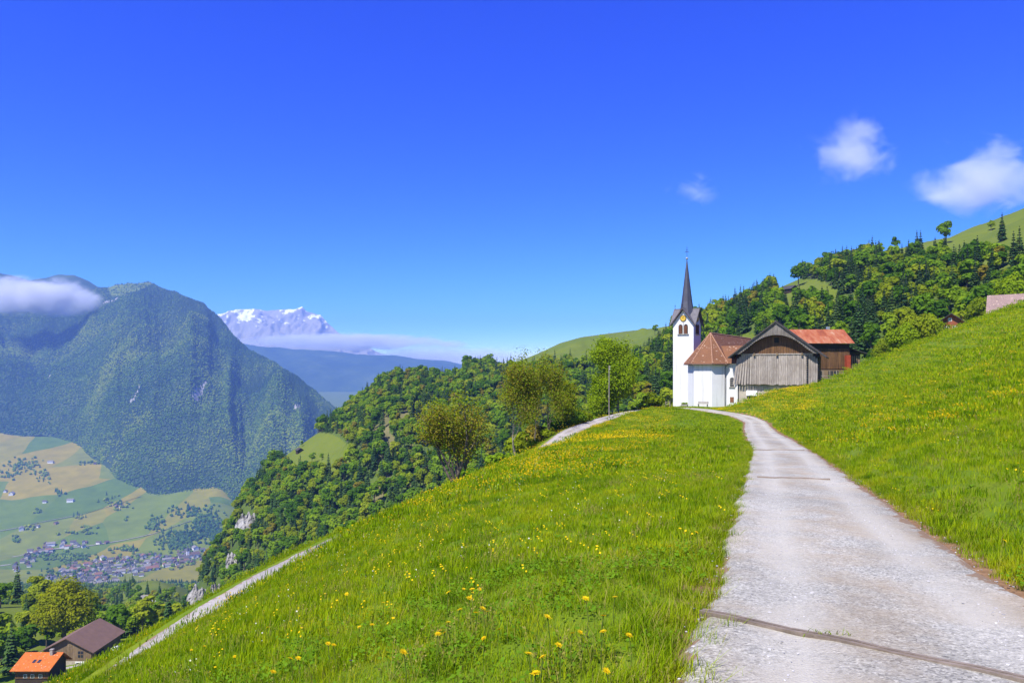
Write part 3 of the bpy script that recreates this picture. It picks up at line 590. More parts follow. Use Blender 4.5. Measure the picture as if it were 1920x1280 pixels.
# ------------------------------------------------------------------ far mountain forest (mass of low-poly trees)
def far_conifer(seed):
    rg = np.random.default_rng(seed); mb = MB()
    for z0, z1, r in ((0.5, 9, 3.2), (5, 15, 2.2)):
        n = 6; b = [(r * math.cos(6.28 * k / n) * rg.uniform(.8, 1.2), r * math.sin(6.28 * k / n) * rg.uniform(.8, 1.2), z0) for k in range(n)]
        mb.add(b + [(0, 0, z1)], [(k, (k + 1) % n, n) for k in range(n)])
    return mb
def far_round(seed):
    rg = np.random.default_rng(seed); bm = bmesh.new(); bmesh.ops.create_icosphere(bm, subdivisions=2, radius=1); V = np.array([v.co for v in bm.verts]); Fc = [[v.index for v in f.verts] for f in bm.faces]; bm.free()
    V = V * (1 + .28 * rg.normal(size=(len(V), 1)).clip(-1.3, 1.3) * .8) * np.array([4.6, 4.6, 4.6]) + np.array([0, 0, 5]); mb = MB(); mb.add(V, Fc); return mb
def tri_mesh(name, mb, m): 
    me = bpy.data.meshes.new(name); me.from_pydata(mb.v, [], mb.f); me.materials.append(m); return me
FK = [tri_mesh('far_round', far_round(k), M_farleaf) for k in (1, 2, 3)] + [tri_mesh('far_conifer', far_conifer(k), M_farneedle) for k in (4, 5)]
x, y, z, s = mtn.sample(210000, rg); px, py = proj(x, y, z)
dens = (fbm(x * .003 + 7, y * .0012, 3) < .37) & ~mtn_top(x, y, z) & ~mtn_bare(x, y, s)
k = (px > -140) & (s < .86) & (dens | (rg.random(len(x)) < .15)) & (py < np.where(px > 330, sil(px) + 10, 2000))
x, y, z, px, py, s = x[k], y[k], z[k], px[k], py[k], s[k]; n = len(x)
con = rg.random(n) < (.18 + .5 * sst(.35, .75, s) + .4 * (fbm(x * .0025, y * .0025, 3) > .12)); fi = np.where(con, rg.integers(3, 5, n), rg.integers(0, 3, n))
scatter('mountain_forest', np.c_[x, y, z - .5], rg.random(n) * 6.28, rg.uniform(.5, .98, n), fi, FK, 'hazy forest covering the mountain across the valley', 'forest')
# hedges and groves among the valley fields
gp = []
for px0, py0, a, b, m in [(45, 875, 28, 12, 90), (70, 960, 12, 4, 10), (110, 925, 10, 4, 14), (55, 990, 12, 4, 12), (290, 985, 13, 12, 70), (150, 970, 9, 5, 10), (165, 990, 12, 5, 14), (30, 1010, 8, 6, 12), (120, 1045, 40, 6, 120), (240, 1030, 20, 4, 40), (340, 1015, 32, 20, 260), (390, 985, 30, 25, 260), (400, 1000, 30, 15, 120), (235, 975, 5, 3, 6), (80, 895, 10, 8, 20), (20, 890, 14, 8, 20), (200, 940, 20, 10, 20), (350, 960, 30, 10, 60), (230, 950, 16, 8, 16), (172, 868, 25, 3, 14), (150, 1000, 30, 2, 14), (210, 1050, 80, 16, 60), (130, 1075, 60, 12, 60), (310, 1055, 60, 12, 60)]:
    for q in range(m):
        a1 = rg.normal(size=2) * .6; gp.append(valley.at(px0 + a * a1[0], py0 + b * a1[1], 1900))
gp = np.array(gp); scatter('valley_groves', gp - [0, 0, .5], rg.random(len(gp)) * 6.28, rg.uniform(.7, 1.25, len(gp)), rg.choice([0, 1, 2, 0, 1, 3], len(gp)), FK, 'dark hedges and small groves among the valley fields', 'hedges')
# wall of conifers beside the village
x, y, z, s = valley.sample(40000, rg); px, py = proj(x, y, z); k = (px > 190) & (px < 420) & (y > 1450) & (y < 1935); x, y, z = x[k], y[k], z[k]; n = len(x)
scatter('valley_wood', np.c_[x, y, z], rg.random(n) * 6, rg.uniform(.8, 1.4, n), rg.choice([3, 4, 4, 0], n), FK, 'dark conifer wood at the near edge of the village', 'forest')

# ------------------------------------------------------------------ large trees beside the path
def grow_tree(seed, h, r, trunk_r, fork=.3, spread=.75, levels=4, leaves=7000, ls=.2, up=.35, twin=False, cen=.6, topn=1.0, leafspan=.8, low=.62):
    rg = np.random.default_rng(seed); mb = MB(); tips = []
    def branch(p, d, L, rad, lev):
        n = 4; pts = [p]; q = p.copy(); dd = d.copy()
        for i in range(n):
            dd = unit(dd + rg.normal(size=3) * .13 + np.array([0, 0, up * .12])); q = q + dd * L / n; pts.append(q.copy())
        mb.tube([tuple(a) for a in pts], [rad * (1 - .62 * i / n) for i in range(n + 1)], 6 if lev < 2 else (4 if lev < 3 else 3), cap=False)
        if lev == levels - 1: tips.append((pts[2], dd)); tips.append((pts[4], dd))
        if lev >= levels: tips.append((pts[-1], dd)); tips.append((pts[2], dd)); return
        m = int(rg.integers(3, 5)) if lev else 6
        for j in range(m):
            t = rg.uniform(.35 if lev else low, 1.0) if j else 1.0; i = min(int(t * n), n - 1); b = pts[i] + (pts[i + 1] - pts[i]) * (t * n - i)
            side = unit(np.cross(dd, rg.normal(size=3))); nd = unit(dd * (1 - spread * rg.uniform(.5, 1.0)) + side * spread + np.array([0, 0, up * .4]))
            if j == 0: nd = unit(dd + side * .25)
            branch(b, nd, L * rg.uniform(.55, .78), rad * (.62 if j else .7) * (1 - .3 * t), lev + 1)
    if twin:
        for s in (-1, 1): branch(np.array([s * .15, 0, -1.0]), unit(np.array([s * .10, 0, 1.])), h * fork + 1, trunk_r * .75, 0)
    else: branch(np.array([0, 0, -1.0]), np.array([0, 0, 1.]), h * fork + 1, trunk_r, 0)
    T = np.array([t for t, d in tips]); 
    # fit the crown to the wanted height and radius
    sz = h * .97 / T[:, 2].max(); sr = r / np.percentile(np.hypot(T[:, 0], T[:, 1]), 96); V = np.array(mb.v)
    f = lambda A: np.c_[A[:, 0] * (1 + (sr - 1) * sst(0, h * fork, A[:, 2])), A[:, 1] * (1 + (sr - 1) * sst(0, h * fork, A[:, 2])), A[:, 2] * np.where(A[:, 2] > 0, sz, 1)]
    V = f(V); T = f(T); k = rg.integers(0, len(T), leaves); off = rg.normal(size=(leaves, 3)) * leafspan * np.array([.5, .5, .4]); C = T[k] + off
    nn = unit(off / (leafspan + 1e-6) + rg.normal(size=(leaves, 3)) * .6 + np.array([0, 0, .6]))
    return quads(C, nn, rg.uniform(.6, 1.3, leaves) * ls, rg), (V, mb.f)
def big_tree(name, label, px, base_py, top_py, d, r, parts_kw, leafm, bark, mix=None, group=None, z=None):
    x, y, _ = P(px, base_py, d); zb = h1(x, y) if z is None else z; top = CZ - (top_py - HZ) / F * d; h = top - zb
    (lv, lf), (tv, tf) = grow_tree(h=h, r=r, **parts_kw)
    t = thing(name, label, 'tree', (x, y, zb), 0, group)
    if mix is None: obj('crown', join_mesh(name + '_crown', [(lv, lf, 0)], [leafm]), t)
    else:
        sel = rng.random(len(lf)) < mix[1]; hi = lv.reshape(-1, 4, 3)[:, :, 2].mean(1); sel |= hi > h * mix[2]
        obj('crown', join_mesh(name + '_crown', [(lv, lf[~sel], 0), (lv, lf[sel], 1)], [leafm, mix[0]]), t)
    tm = MB(); me = bpy.data.meshes.new(name + '_trunk'); me.from_pydata([tuple(v) for v in tv], [], tf); me.materials.append(bark); me.polygons.foreach_set('use_smooth', [True] * len(tf)); obj('trunk', me, t)
    return t
big_tree('budding_tree', 'large spreading tree with bare brown branches and sparse yellow-green buds', 862, 905, 716, 84, 4.0, dict(seed=5, trunk_r=.30, fork=.15, spread=.62, levels=4, leaves=11500, ls=.17, up=.45, leafspan=1.2, low=.4), M_bud, M_bark, (M_budgreen, .42, .82))
big_tree('budding_tree', 'tall thin tree with pale straight trunk and sparse brownish leaves', 975, 858, 650, 99, 3.3, dict(seed=8, trunk_r=.25, fork=.50, spread=.55, levels=4, leaves=10500, ls=.17, up=.5, leafspan=1.0), M_bud, M_barkpale, (M_budgreen, .45, .85))
big_tree('budding_tree', 'tree with dark forked trunk right of the thin pale trunk', 1012, 842, 646, 105, 3.2, dict(seed=9, trunk_r=.30, fork=.46, spread=.5, levels=4, leaves=10500, ls=.17, leafspan=1.0, up=.5, twin=True), M_budgreen, M_bark, (M_bud, .35, 2))
big_tree('young_green_tree', 'smaller yellow-green tree with dark trunk where the path reappears', 1056, 824, 712, 113, 3.1, dict(seed=13, trunk_r=.20, fork=.28, spread=.62, levels=4, leaves=14000, ls=.17, up=.4, leafspan=.9), M_budgreen, M_bark, (M_bud, .2, 2))
big_tree('maple_tree', 'tall bright green tree beside the path left of the church', 1158, 789, 630, 132, 5.0, dict(seed=17, trunk_r=.30, fork=.30, spread=.60, levels=4, leaves=42000, ls=.23, up=.45, leafspan=1.3), M_bright, M_barkpale)
big_tree('maple_tree', 'low bright green tree at the left foot of the tall one', 1128, 800, 712, 129, 3.0, dict(seed=19, trunk_r=.16, fork=.22, spread=.65, levels=3, leaves=9000, ls=.2, up=.4, leafspan=.9), M_bright, M_bark)
# bushes along the edge of the slope
def bush_mesh(seed, m, r=1.6, h=2.2, n=1300, ls=.22):
    rg = np.random.default_rng(seed); p, nn, cen = crown_pts(rg, h, r, 12, n, .45, .5); V, Fq = quads(p, nn, rg.uniform(.6, 1.3, n) * ls, rg); mb = MB()
    for c in cen: mb.tube([(0, 0, -.4), tuple(c * np.array([.5, .5, .5])), tuple(c)], [.05, .035, .015], 3, cap=False)
    tv, tf = tubes_np(mb); return join_mesh('bush_leaves', [(V, Fq, 0)], [m]), join_mesh('bush_stems', [(tv, tf, 0)], [M_bark])
FT_ = [bush_mesh(61, M_budgreen, 1.6, 2.4, 3200, .13), bush_mesh(62, M_leaf, 1.6, 2.4, 3200, .13), bush_mesh(63, M_bright, 1.6, 2.4, 3200, .13)]
BU = [bush_mesh(51, M_budgreen), bush_mesh(52, M_leaf), bush_mesh(53, M_bright), bush_mesh(54, M_bud)]
def bush(px, d, s, k, label, group='bushes along the edge of the slope', dz=0.0, name='bush'):
    x, y, _ = P(px, 800, d); t = thing(name, label, 'bush', (x, y, h1(x, y) - .1), random.random() * 6, group); t.scale = (s, s, (dz + 2.4 * s) / 2.4 * random.uniform(.95, 1.15))
    Q = FT_ if name == 'leafy_tree' else BU; obj('foliage', Q[k][0], t); obj('stems', Q[k][1], t)
def ordinal(n): return {1: 'first', 2: 'second', 3: 'third'}.get(n, '%d%s' % (n, 'th' if 10 < n % 100 < 14 else {1: 'st', 2: 'nd', 3: 'rd'}.get(n % 10, 'th')))
BL = []
for px, d, s, k in [(700, 66, 1.0, 0), (740, 72, 1.3, 1), (775, 76, 1.5, 0), (800, 84, 1.7, 3), (822, 84, .9, 0), (915, 90, 1.3, 0), (935, 94, 1.5, 1), (955, 99, 1.3, 1), (1035, 106, 1.2, 0), (1084, 110, 1.0, 1), (1094, 114, 1.2, 0), (1108, 120, 1.0, 1), (1188, 134, 1.1, 1), (1202, 135, 1.0, 0), (1216, 136, 1.0, 1), (660, 62, .9, 1), (630, 58, .8, 0), (720, 80, 1.8, 1), (850, 92, 2.1, 0), (890, 98, 2.2, 1), (1010, 110, 2.2, 3), (985, 104, 2.0, 0), (1045, 112, 2.2, 1), (1130, 132, 2.2, 1), (1075, 122, 2.4, 0), (1225, 133, 1.6, 0)]:
    BL.append((px, d, s, k))
BL.sort()
for i, (px, d, s, k) in enumerate(BL): bush(px, d, s, k, '%s leafy bush at the edge of the slope, %s from the left' % (('olive', 'green', 'bright', 'brownish')[k], ordinal(i + 1)))
# bright young trees on the right shoulder
for i, (px, py, d, s, k) in enumerate([(1680, 655, 150, 2.3, 2), (1700, 648, 146, 2.7, 2), (1722, 640, 150, 2.9, 0), (1745, 634, 158, 2.6, 2), (1664, 662, 160, 2.0, 0), (1760, 628, 165, 2.4, 0), (1840, 590, 170, 2.5, 0), (1870, 580, 178, 2.8, 2), (1905, 560, 175, 3.2, 2), (1640, 672, 165, 1.8, 1)]):
    x, y, z = P(px, py, d); zz = h1(x, y); bush(px, d, s, k, 'bright leafy tree behind the right meadow edge, %s from the left' % ordinal(1 + sum(q < px for q in (1680, 1700, 1722, 1745, 1664, 1760, 1840, 1870, 1905, 1640))), 'bright trees behind the right meadow', max(0, z - zz - 1.5), 'leafy_tree')
# round tree behind the farm
rx, ry, rz_ = P(120, 1250, 236)
t = thing('lime_tree', 'big dome-shaped yellow-green tree behind the brown barn', 'tree', (rx, ry, -83))
rg2 = np.random.default_rng(77); p_, n_, c_ = crown_pts(rg2, 19.0, 11.2, 60, 15000, .55, .47); V_, F_ = quads(p_, n_, rg2.uniform(.5, 1.2, 15000) * .62, rg2); obj('crown', join_mesh('lime_crown', [(V_, F_, 0)], [M_lime]), t)
mb = MB(); mb.tube([(0, 0, -1), (.1, 0, 3), (0, .1, 8)], [.75, .55, .4], 8)
for c in c_[:14]: mb.tube([(0, 0, 3), tuple(c * .55), tuple(c)], [.3, .2, .06], 5, cap=False)
mb.build('trunk', M_bark, t)
# ------------------------------------------------------------------ building materials
def render_mat():
    m, t, o = nodes('white_render'); v = opos(t); a = noise(t, 0.5, 5, v, .6); b = noise(t, 1.0, 5, mapv(t, v, (2.2, 2.2, .12)), .65); f = noise(t, 9, 4, v)
    c = mixc(t, 1.0, ramp(t, a, [(.3, (.63, .63, .63)), (.7, (.70, .70, .70))]), ramp(t, b, [(.28, (.80, .79, .76)), (.48, (1, 1, 1))]), 'MULTIPLY')
    principled(t, o, c, .85, f, .15, .01); return m
M_white = render_mat()
M_stone = plain('grey_stone', (0.30, 0.28, 0.25), 0.85, 0.25, 3)
M_plinth = plain('plastered_base_wall', (0.40, 0.35, 0.28), 0.9, 0.2, 1.2)
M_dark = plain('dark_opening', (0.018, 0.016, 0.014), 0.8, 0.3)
M_glass = plain('dark_window_glass', (0.03, 0.035, 0.045), 0.12, 0.2, 1, spec=0.6)
M_slate = plain('slate_spire', (0.050, 0.052, 0.070), 0.55, 0.25, 1.2, spec=0.4)
M_lead = plain('grey_sheet_roof', (0.105, 0.10, 0.11), 0.5, 0.2, 2)
M_gold = plain('gilded_clock', (0.75, 0.48, 0.06), 0.35, 0.1, 4, metal=0.4)
M_black = plain('black_paint', (0.02, 0.02, 0.022), 0.5, 0.2)
M_copper = plain('pale_metal', (0.45, 0.50, 0.50), 0.3, 0.1, metal=0.6)
M_louvre = plain('brown_louvre', (0.19, 0.075, 0.035), 0.7, 0.2, 3)
M_pipe = plain('brown_downpipe', (0.06, 0.045, 0.04), 0.5, 0.1)
M_whitepaint = plain('white_paint', (0.75, 0.75, 0.73), 0.6, 0.05)
def tile_mat(name, c, s=7.0):
    m, t, o = nodes(name); tc = N(t, 'TexCoord').outputs['Object']
    b = N(t, 'TexBrick', Scale=s, **{'Mortar Size': 0.02, 'Bias': 0.0, 'Brick Width': 0.45, 'Row Height': 0.3}); v = mapv(t, tc, (1, 0.0, 1), (0, 0, 0)); sx = N(t, 'SeparateXYZ'); t.links.new(tc, sx.inputs[0])
    ad = N(t, 'Math', operation='ADD'); t.links.new(sx.outputs[0], ad.inputs[0]); t.links.new(sx.outputs[1], ad.inputs[1]); cb = N(t, 'CombineXYZ'); t.links.new(ad.outputs[0], cb.inputs[0]); t.links.new(sx.outputs[2], cb.inputs[1]); t.links.new(cb.outputs[0], b.inputs['Vector'])
    b.inputs['Color1'].default_value = (*[x * .8 for x in c], 1); b.inputs['Color2'].default_value = (*[min(1, x * 1.2) for x in c], 1); b.inputs['Mortar'].default_value = (*[x * .45 for x in c], 1)
    wn = N(t, 'TexWhiteNoise', noise_dimensions='3D'); fl = N(t, 'Vector' + 'Math', operation='FLOOR'); t.links.new(mapv(t, tc, (4, 4, 6)), fl.inputs[0]); t.links.new(fl.outputs[0], wn.inputs[0])
    col = mixc(t, ramp(t, wn.outputs[0], [(0.955, (0, 0, 0)), (0.97, (0.6, 0.6, 0.6))]), b.outputs['Color'], (0.52, 0.40, 0.30))
    n = noise(t, 0.7, 4, tc); col = mixc(t, 0.5, col, ramp(t, n, [(0.3, (0.72, 0.7, 0.7)), (0.7, (1.15, 1.12, 1.1))]), 'MULTIPLY')
    principled(t, o, col, 0.8, b.outputs['Fac'], -0.4, 0.03); return m
M_tile = tile_mat('terracotta_tiles', (0.185, 0.082, 0.036))
M_oldtile = tile_mat('weathered_roof_tiles', (0.27, 0.19, 0.165))
M_orange = tile_mat('bright_orange_tiles', (0.52, 0.135, 0.018), 5)
M_brownroof = plain('brown_fibre_roof', (0.155, 0.095, 0.068), 0.75, 0.12, 0.7)
M_shingle = wood('dark_shingle_roof', (0.035, 0.033, 0.032), (0.075, 0.070, 0.066), 3, 0)
M_grey_wood = wood('silver_grey_boards', (0.19, 0.16, 0.13), (0.44, 0.395, 0.345), 5)
M_brown_wood = wood('sunburnt_brown_boards', (0.050, 0.026, 0.012), (0.22, 0.115, 0.045), 5)
M_apron = wood('weathered_shaded_apron_boards', (0.10, 0.088, 0.075), (0.26, 0.235, 0.205), 5)  # weathered grey wood, its colour darkened to paint in the apron's partial shade
M_dark_wood = wood('dark_boards', (0.022, 0.016, 0.012), (0.075, 0.048, 0.030), 5)
M_tan_wood = wood('tan_boards', (0.13, 0.09, 0.05), (0.30, 0.22, 0.13), 4)
M_reddoor = plain('red_painted_door', (0.30, 0.05, 0.02), 0.6, 0.2, 2)
def rust_mat():
    m, t, o = nodes('rusty_sheet_roof'); v = opos(t); n = noise(t, 0.9, 6, mapv(t, v, (1.2, .5, .5)), 0.7); oi = N(t, 'ObjectInfo').outputs['Random']
    x = N(t, 'Math', operation='MULTIPLY_ADD'); t.links.new(oi, x.inputs[0]); x.inputs[1].default_value = 0.18; t.links.new(n, x.inputs[2])
    principled(t, o, ramp(t, x.outputs[0], [(0.35, (0.20, 0.050, 0.018)), (0.55, (0.30, 0.085, 0.03)), (0.72, (0.34, 0.14, 0.065)), (0.84, (0.46, 0.33, 0.23))]), 0.65, n, 0.2); return m
M_rust = rust_mat()

def part(mb, name, mat, parent, smooth=False, drop=True):
    o = mb.build(name, mat, parent, smooth)
    if drop: o.location.z = -parent.location.z            # heights are given above sea level of the scene
    return o
def sub(mb, name, mat, parent): return mb.build(name, mat, parent)
def arch(cx, y, z0, z1, w, n=7):
    r = w / 2; zc = z1 - r; p = [(cx - r, y, z0), (cx + r, y, z0)]
    return p + [(cx + r * math.cos(a), y, zc + r * math.sin(a)) for a in [math.pi * k / n for k in range(n + 1)]]

# ------------------------------------------------------------------ church
tx, ty = P(1288, 0, 142)[:2]
church = thing('church', 'white village church with slender dark spire and brown tiled roof', 'church', (tx, ty, -4.2), R_(-33))
B0 = -4.9
mb = MB(); mb.box(-2, 2, -2, 2, B0, 11.2)
for k in range(4):
    c, s = round(math.cos(k * math.pi / 2)), round(math.sin(k * math.pi / 2)); r = lambda x, y, z: (x * c - y * s, x * s + y * c, z)
    mb.prism([r(-2, -2, 11.2), r(2, -2, 11.2), r(0, -2, 13.6)], tuple(np.array(r(0, .3, 0)) - np.array(r(0, 0, 0))))
tower = part(mb, 'tower', M_white, church)
mb = MB()
for k in range(4):
    c, s = round(math.cos(k * math.pi / 2)), round(math.sin(k * math.pi / 2)); r = lambda x, y, z: (x * c - y * s, x * s + y * c, z)
    for sg in (-1, 1): mb.slab([r(0, -2.5, 14.05), r(sg * 2.5, -2.5, 10.75), r(0, 0, 14.05), r(0, 0, 14.05)][:3], .16)
troof = part(mb, 'tower_roof', M_lead, church)
mb = MB()
for k in range(4):
    c, s = round(math.cos(k * math.pi / 2)), round(math.sin(k * math.pi / 2)); r = lambda x, y, z: (x * c - y * s, x * s + y * c, z)
    mb = MB(); mb.lathe([(.03, 0), (.03, .5), (.10, .56), (.10, .62), (.02, .70), (.02, 1.0)], r(0, -2.35, 14.0), 6); sub(mb, 'finial', M_black, troof)
    for sg in (-1, 1):
        mb = MB(); mb.prism([r(0, -2.56, 13.98), r(sg * 2.54, -2.56, 10.62), r(sg * 2.54, -2.56, 10.40), r(0, -2.56, 13.72)], tuple(np.array(r(0, .07, 0)))); sub(mb, 'bargeboard', M_pipe, troof)
mb = MB(); mb.tube([(0, 0, 12.0), (0, 0, 13.6), (0, 0, 15.2), (0, 0, 18.5), (0, 0, 23.4)], [1.75, 1.32, 1.02, .62, .05], 8); spire = part(mb, 'spire', M_slate, church)
mb = MB(); mb.lathe([(.02, -.26), (.18, -.18), (.26, 0), (.18, .18), (.02, .26)], (0, 0, 23.55), 12); sub(mb, 'ball', M_copper, spire)
mb = MB(); mb.tube([(0, 0, 23.6), (0, 0, 25.7)], .035, 5); mb.box(-.38, .38, -.03, .03, 24.75, 24.83); mb.box(-.2, .2, -.03, .03, 25.1, 25.17); mb.lathe([(.02, 0), (.1, .08), (.02, .17)], (0, 0, 25.6), 6); sub(mb, 'cross', M_black, spire)
def face(k):
    c, s = round(math.cos(k * math.pi / 2)), round(math.sin(k * math.pi / 2)); return lambda x, y, z: (x * c - y * s, x * s + y * c, z)
for k in (0, 1):
    r = face(k)
    mb = MB(); mb.prism([r(.62 * math.cos(a), -2.03, 12.05 + .62 * math.sin(a)) for a in np.linspace(0, 2 * math.pi, 25)[:-1]], r(0, -.05, 0)); ck = part(mb, 'clock', M_black, church)
    mb = MB(); mb.prism([r(.54 * math.cos(a), -2.085, 12.05 + .54 * math.sin(a)) for a in np.linspace(0, 2 * math.pi, 25)[:-1]], r(0, -.03, 0)); sub(mb, 'dial', M_gold, ck)
    for q in range(12):
        a = q * math.pi / 6; mb = MB(); mb.prism([r(.46 * math.cos(a + e) * g, -2.12, 12.05 + .46 * math.sin(a + e) * g) for e, g in ((-.07, 1.1), (.07, 1.1), (.07, .85), (-.07, .85))], r(0, -.02, 0)); sub(mb, 'hour_mark', M_black, ck)
    for nm, a, L in (('hour_hand', 2.3, .30), ('minute_hand', 1.2, .45)):
        mb = MB(); mb.prism([r(-.04 * math.sin(a), -2.13, 12.05 + .04 * math.cos(a)), r(L * math.cos(a), -2.13, 12.05 + L * math.sin(a)), r(.04 * math.sin(a), -2.13, 12.05 - .04 * math.cos(a))], r(0, -.02, 0)); sub(mb, nm, M_black, ck)
    for cx in (-.52, .52):
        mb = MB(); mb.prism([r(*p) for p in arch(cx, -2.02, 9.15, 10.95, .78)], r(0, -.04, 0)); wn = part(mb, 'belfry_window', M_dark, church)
        for q in range(7): mb = MB(); z = 9.25 + q * .22; mb.prism([r(cx - .3, -2.07, z), r(cx + .3, -2.07, z), r(cx + .3, -2.07, z + .13), r(cx - .3, -2.07, z + .13)], r(0, -.05, 0)); sub(mb, 'louvre', M_louvre, wn)
    mb = MB(); a, b = r(-1.1, -2.22, 9.0), r(1.1, -2.0, 9.12); mb.box(min(a[0], b[0]), max(a[0], b[0]), min(a[1], b[1]), max(a[1], b[1]), 9.0, 9.12); part(mb, 'sill', M_stone, church)
    mb = MB(); a, b = r(-.03, -2.05, 10.0), r(.03, -2.0, 11.4); mb.box(min(a[0], b[0]), max(a[0], b[0]), min(a[1], b[1]), max(a[1], b[1]), 9.2, 11.4); part(mb, 'lightning_conductor', M_pipe, church)
# choir and nave
AX, EZ, RZt = 5.3, 3.45, 9.14
foot = [(AX - 1.65, -6.5), (AX + 1.65, -6.5), (AX + 3.4, -4.75), (AX + 3.4, 24), (AX - 3.4, 24), (AX - 3.4, -4.75)]
mb = MB(); mb.prism([(x, y, B0) for x, y in foot], (0, 0, EZ + .12 - B0)); part(mb, 'nave_wall', M_white, church)
ev = [(AX - 1.95, -7.15), (AX + 1.95, -7.15), (AX + 4.05, -5.05), (AX + 4.05, 24.5), (AX - 4.05, 24.5), (AX - 4.05, -5.05)]
ap, rb = (AX, -2.3, RZt), (AX, 24.5, RZt); mb = MB(); e = [(x, y, EZ) for x, y in ev]; lo = [(x, y, EZ - .16) for x, y in ev]
mb.add(e + lo + [ap, rb], [(0, 1, 12), (1, 2, 12), (2, 3, 13, 12), (3, 4, 13), (4, 5, 12, 13), (5, 0, 12), (11, 10, 9, 8, 7, 6)] + [(i, (i + 1) % 6, 6 + (i + 1) % 6, 6 + i) for i in range(6)])
nroof = part(mb, 'nave_roof', M_tile, church)
M_ridge = plain('pale_ridge_tiles', (0.36, 0.20, 0.12), 0.8, 0.25, 5)
for a, b in ((ap, rb), (ap, e[0]), (ap, e[1]), (ap, e[2]), (ap, e[5])):
    a, b = Vector(a), Vector(b); n = int((b - a).length / .42)
    mb = MB()
    for q in range(n): mb.tube([a + (b - a) * (q / n) + Vector((0, 0, .03)), a + (b - a) * ((q + .96) / n) + Vector((0, 0, .055))], [.085, .10], 6)
    sub(mb, 'ridge_tiles', M_ridge, nroof)['kind'] = 'stuff'
mb = MB(); mb.tube([(x, y, EZ - .12) for x, y in ((AX - 4.1, 20), (AX - 4.1, -5.08), (AX - 1.97, -7.22), (AX + 1.97, -7.22), (AX + 4.1, -5.08), (AX + 4.1, -4.9))], .08, 6); sub(mb, 'gutter', M_pipe, nroof)
mb = MB(); mb.tube([(AX + 4.0, -5.05, EZ - .2), (AX + 3.5, -4.9, EZ - .7), (AX + 3.46, -4.86, B0)], .055, 6); part(mb, 'downpipe', M_pipe, church)
# annex
ax0, ax1, ay0, ay1 = AX + 3.3, 10.9, -4.35, 1.6
mb = MB(); mb.box(ax0, ax1, ay0, ay1, B0, EZ + .1); part(mb, 'annex_wall', M_white, church)
mb = MB(); my = (ay0 + ay1) / 2
mb.add([(ax0 - .6, ay0 - .55, EZ + .02), (ax1 + .5, ay0 - .55, EZ + .02), (ax1 + .5, ay1 + .5, EZ + .02), (ax0 - .6, ay1 + .5, EZ + .02), (ax0 - 2.2, my, 6.75), (ax1 + .5, my, 6.75)], [(0, 1, 5, 4), (2, 3, 4, 5), (1, 2, 5), (0, 4, 3), (3, 2, 1, 0)]); part(mb, 'annex_roof', M_tile, church)
mb = MB(); mb.prism(arch(9.9, ay0 - .02, -.7, 1.05, .82), (0, -.05, 0)); wn = part(mb, 'arched_window', M_stone, church)
mb = MB(); mb.prism(arch(9.9, ay0 - .075, -.6, .95, .62), (0, -.02, 0)); sub(mb, 'pane', M_glass, wn)
for q in range(3): mb = MB(); mb.box(9.6, 10.2, ay0 - .12, ay0 - .09, -.25 + q * .38, -.21 + q * .38); sub(mb, 'glazing_bar', M_stone, wn)
mb = MB(); mb.box(9.88, 9.92, ay0 - .13, ay0 - .10, -.6, .9); sub(mb, 'glazing_bar', M_stone, wn)
mb = MB(); mb.box(9.35, 10.45, ay0 - .18, ay0, -.82, -.72); part(mb, 'sill', M_stone, church)
mb = MB(); mb.box(9.5, 10.25, ay0 - .05, ay0 - .01, -3.5, -2.45); wn = part(mb, 'cellar_window', M_stone, church); mb = MB(); mb.box(9.58, 10.17, ay0 - .08, ay0 - .05, -3.4, -2.53); sub(mb, 'pane', M_louvre, wn)
def L2W(root, x, y):
    a = root.rotation_euler.z; return root.location.x + x * math.cos(a) - y * math.sin(a), root.location.y + x * math.sin(a) + y * math.cos(a)
bx_, by_ = L2W(church, 5.6, -7.4); bz = h1(bx_, by_)
bench = thing('wooden_bench', 'weathered wooden bench against the white church wall', 'bench', (bx_, by_, bz), R_(-33))
for q in range(3): mb = MB(); mb.box(-.95, .95, -.28 + q * .17, -.14 + q * .17, .42, .46); mb.build('seat_slat', M_grey_wood, bench)
for q in range(2): mb = MB(); mb.box(-.95, .95, .24, .28, .58 + q * .18, .70 + q * .18); mb.build('back_slat', M_grey_wood, bench)
for sx in (-.8, .8): mb = MB(); mb.box(sx - .05, sx + .05, -.25, .22, -.1, .42); mb.box(sx - .04, sx + .04, .20, .24, .3, .92); mb.build('leg', M_stone, bench)
bx_, by_ = L2W(church, 1.2, -4.6); pl = thing('stone_planter', 'low stone planter at the corner of the church tower', 'planter', (bx_, by_, h1(bx_, by_)), R_(-33))
mb = MB(); mb.add([(-.5, -.25, -.1), (.5, -.25, -.1), (.5, .25, -.1), (-.5, .25, -.1), (-.6, -.3, .45), (.6, -.3, .45), (.6, .3, .45), (-.6, .3, .45)], [(3, 2, 1, 0), (4, 5, 6, 7), (0, 1, 5, 4), (1, 2, 6, 5), (2, 3, 7, 6), (3, 0, 4, 7)]); mb.build('trough', M_stone, pl)
rgp = np.random.default_rng(5); pp = np.c_[rgp.uniform(-.55, .55, 120), rgp.uniform(-.25, .25, 120), rgp.uniform(.45, .75, 120)]; V_, F_ = quads(pp, unit(rgp.normal(size=(120, 3))), rgp.uniform(.1, .2, 120), rgp); obj('plants', join_mesh('planter_plants', [(V_, F_, 0)], [M_leaf]), pl)

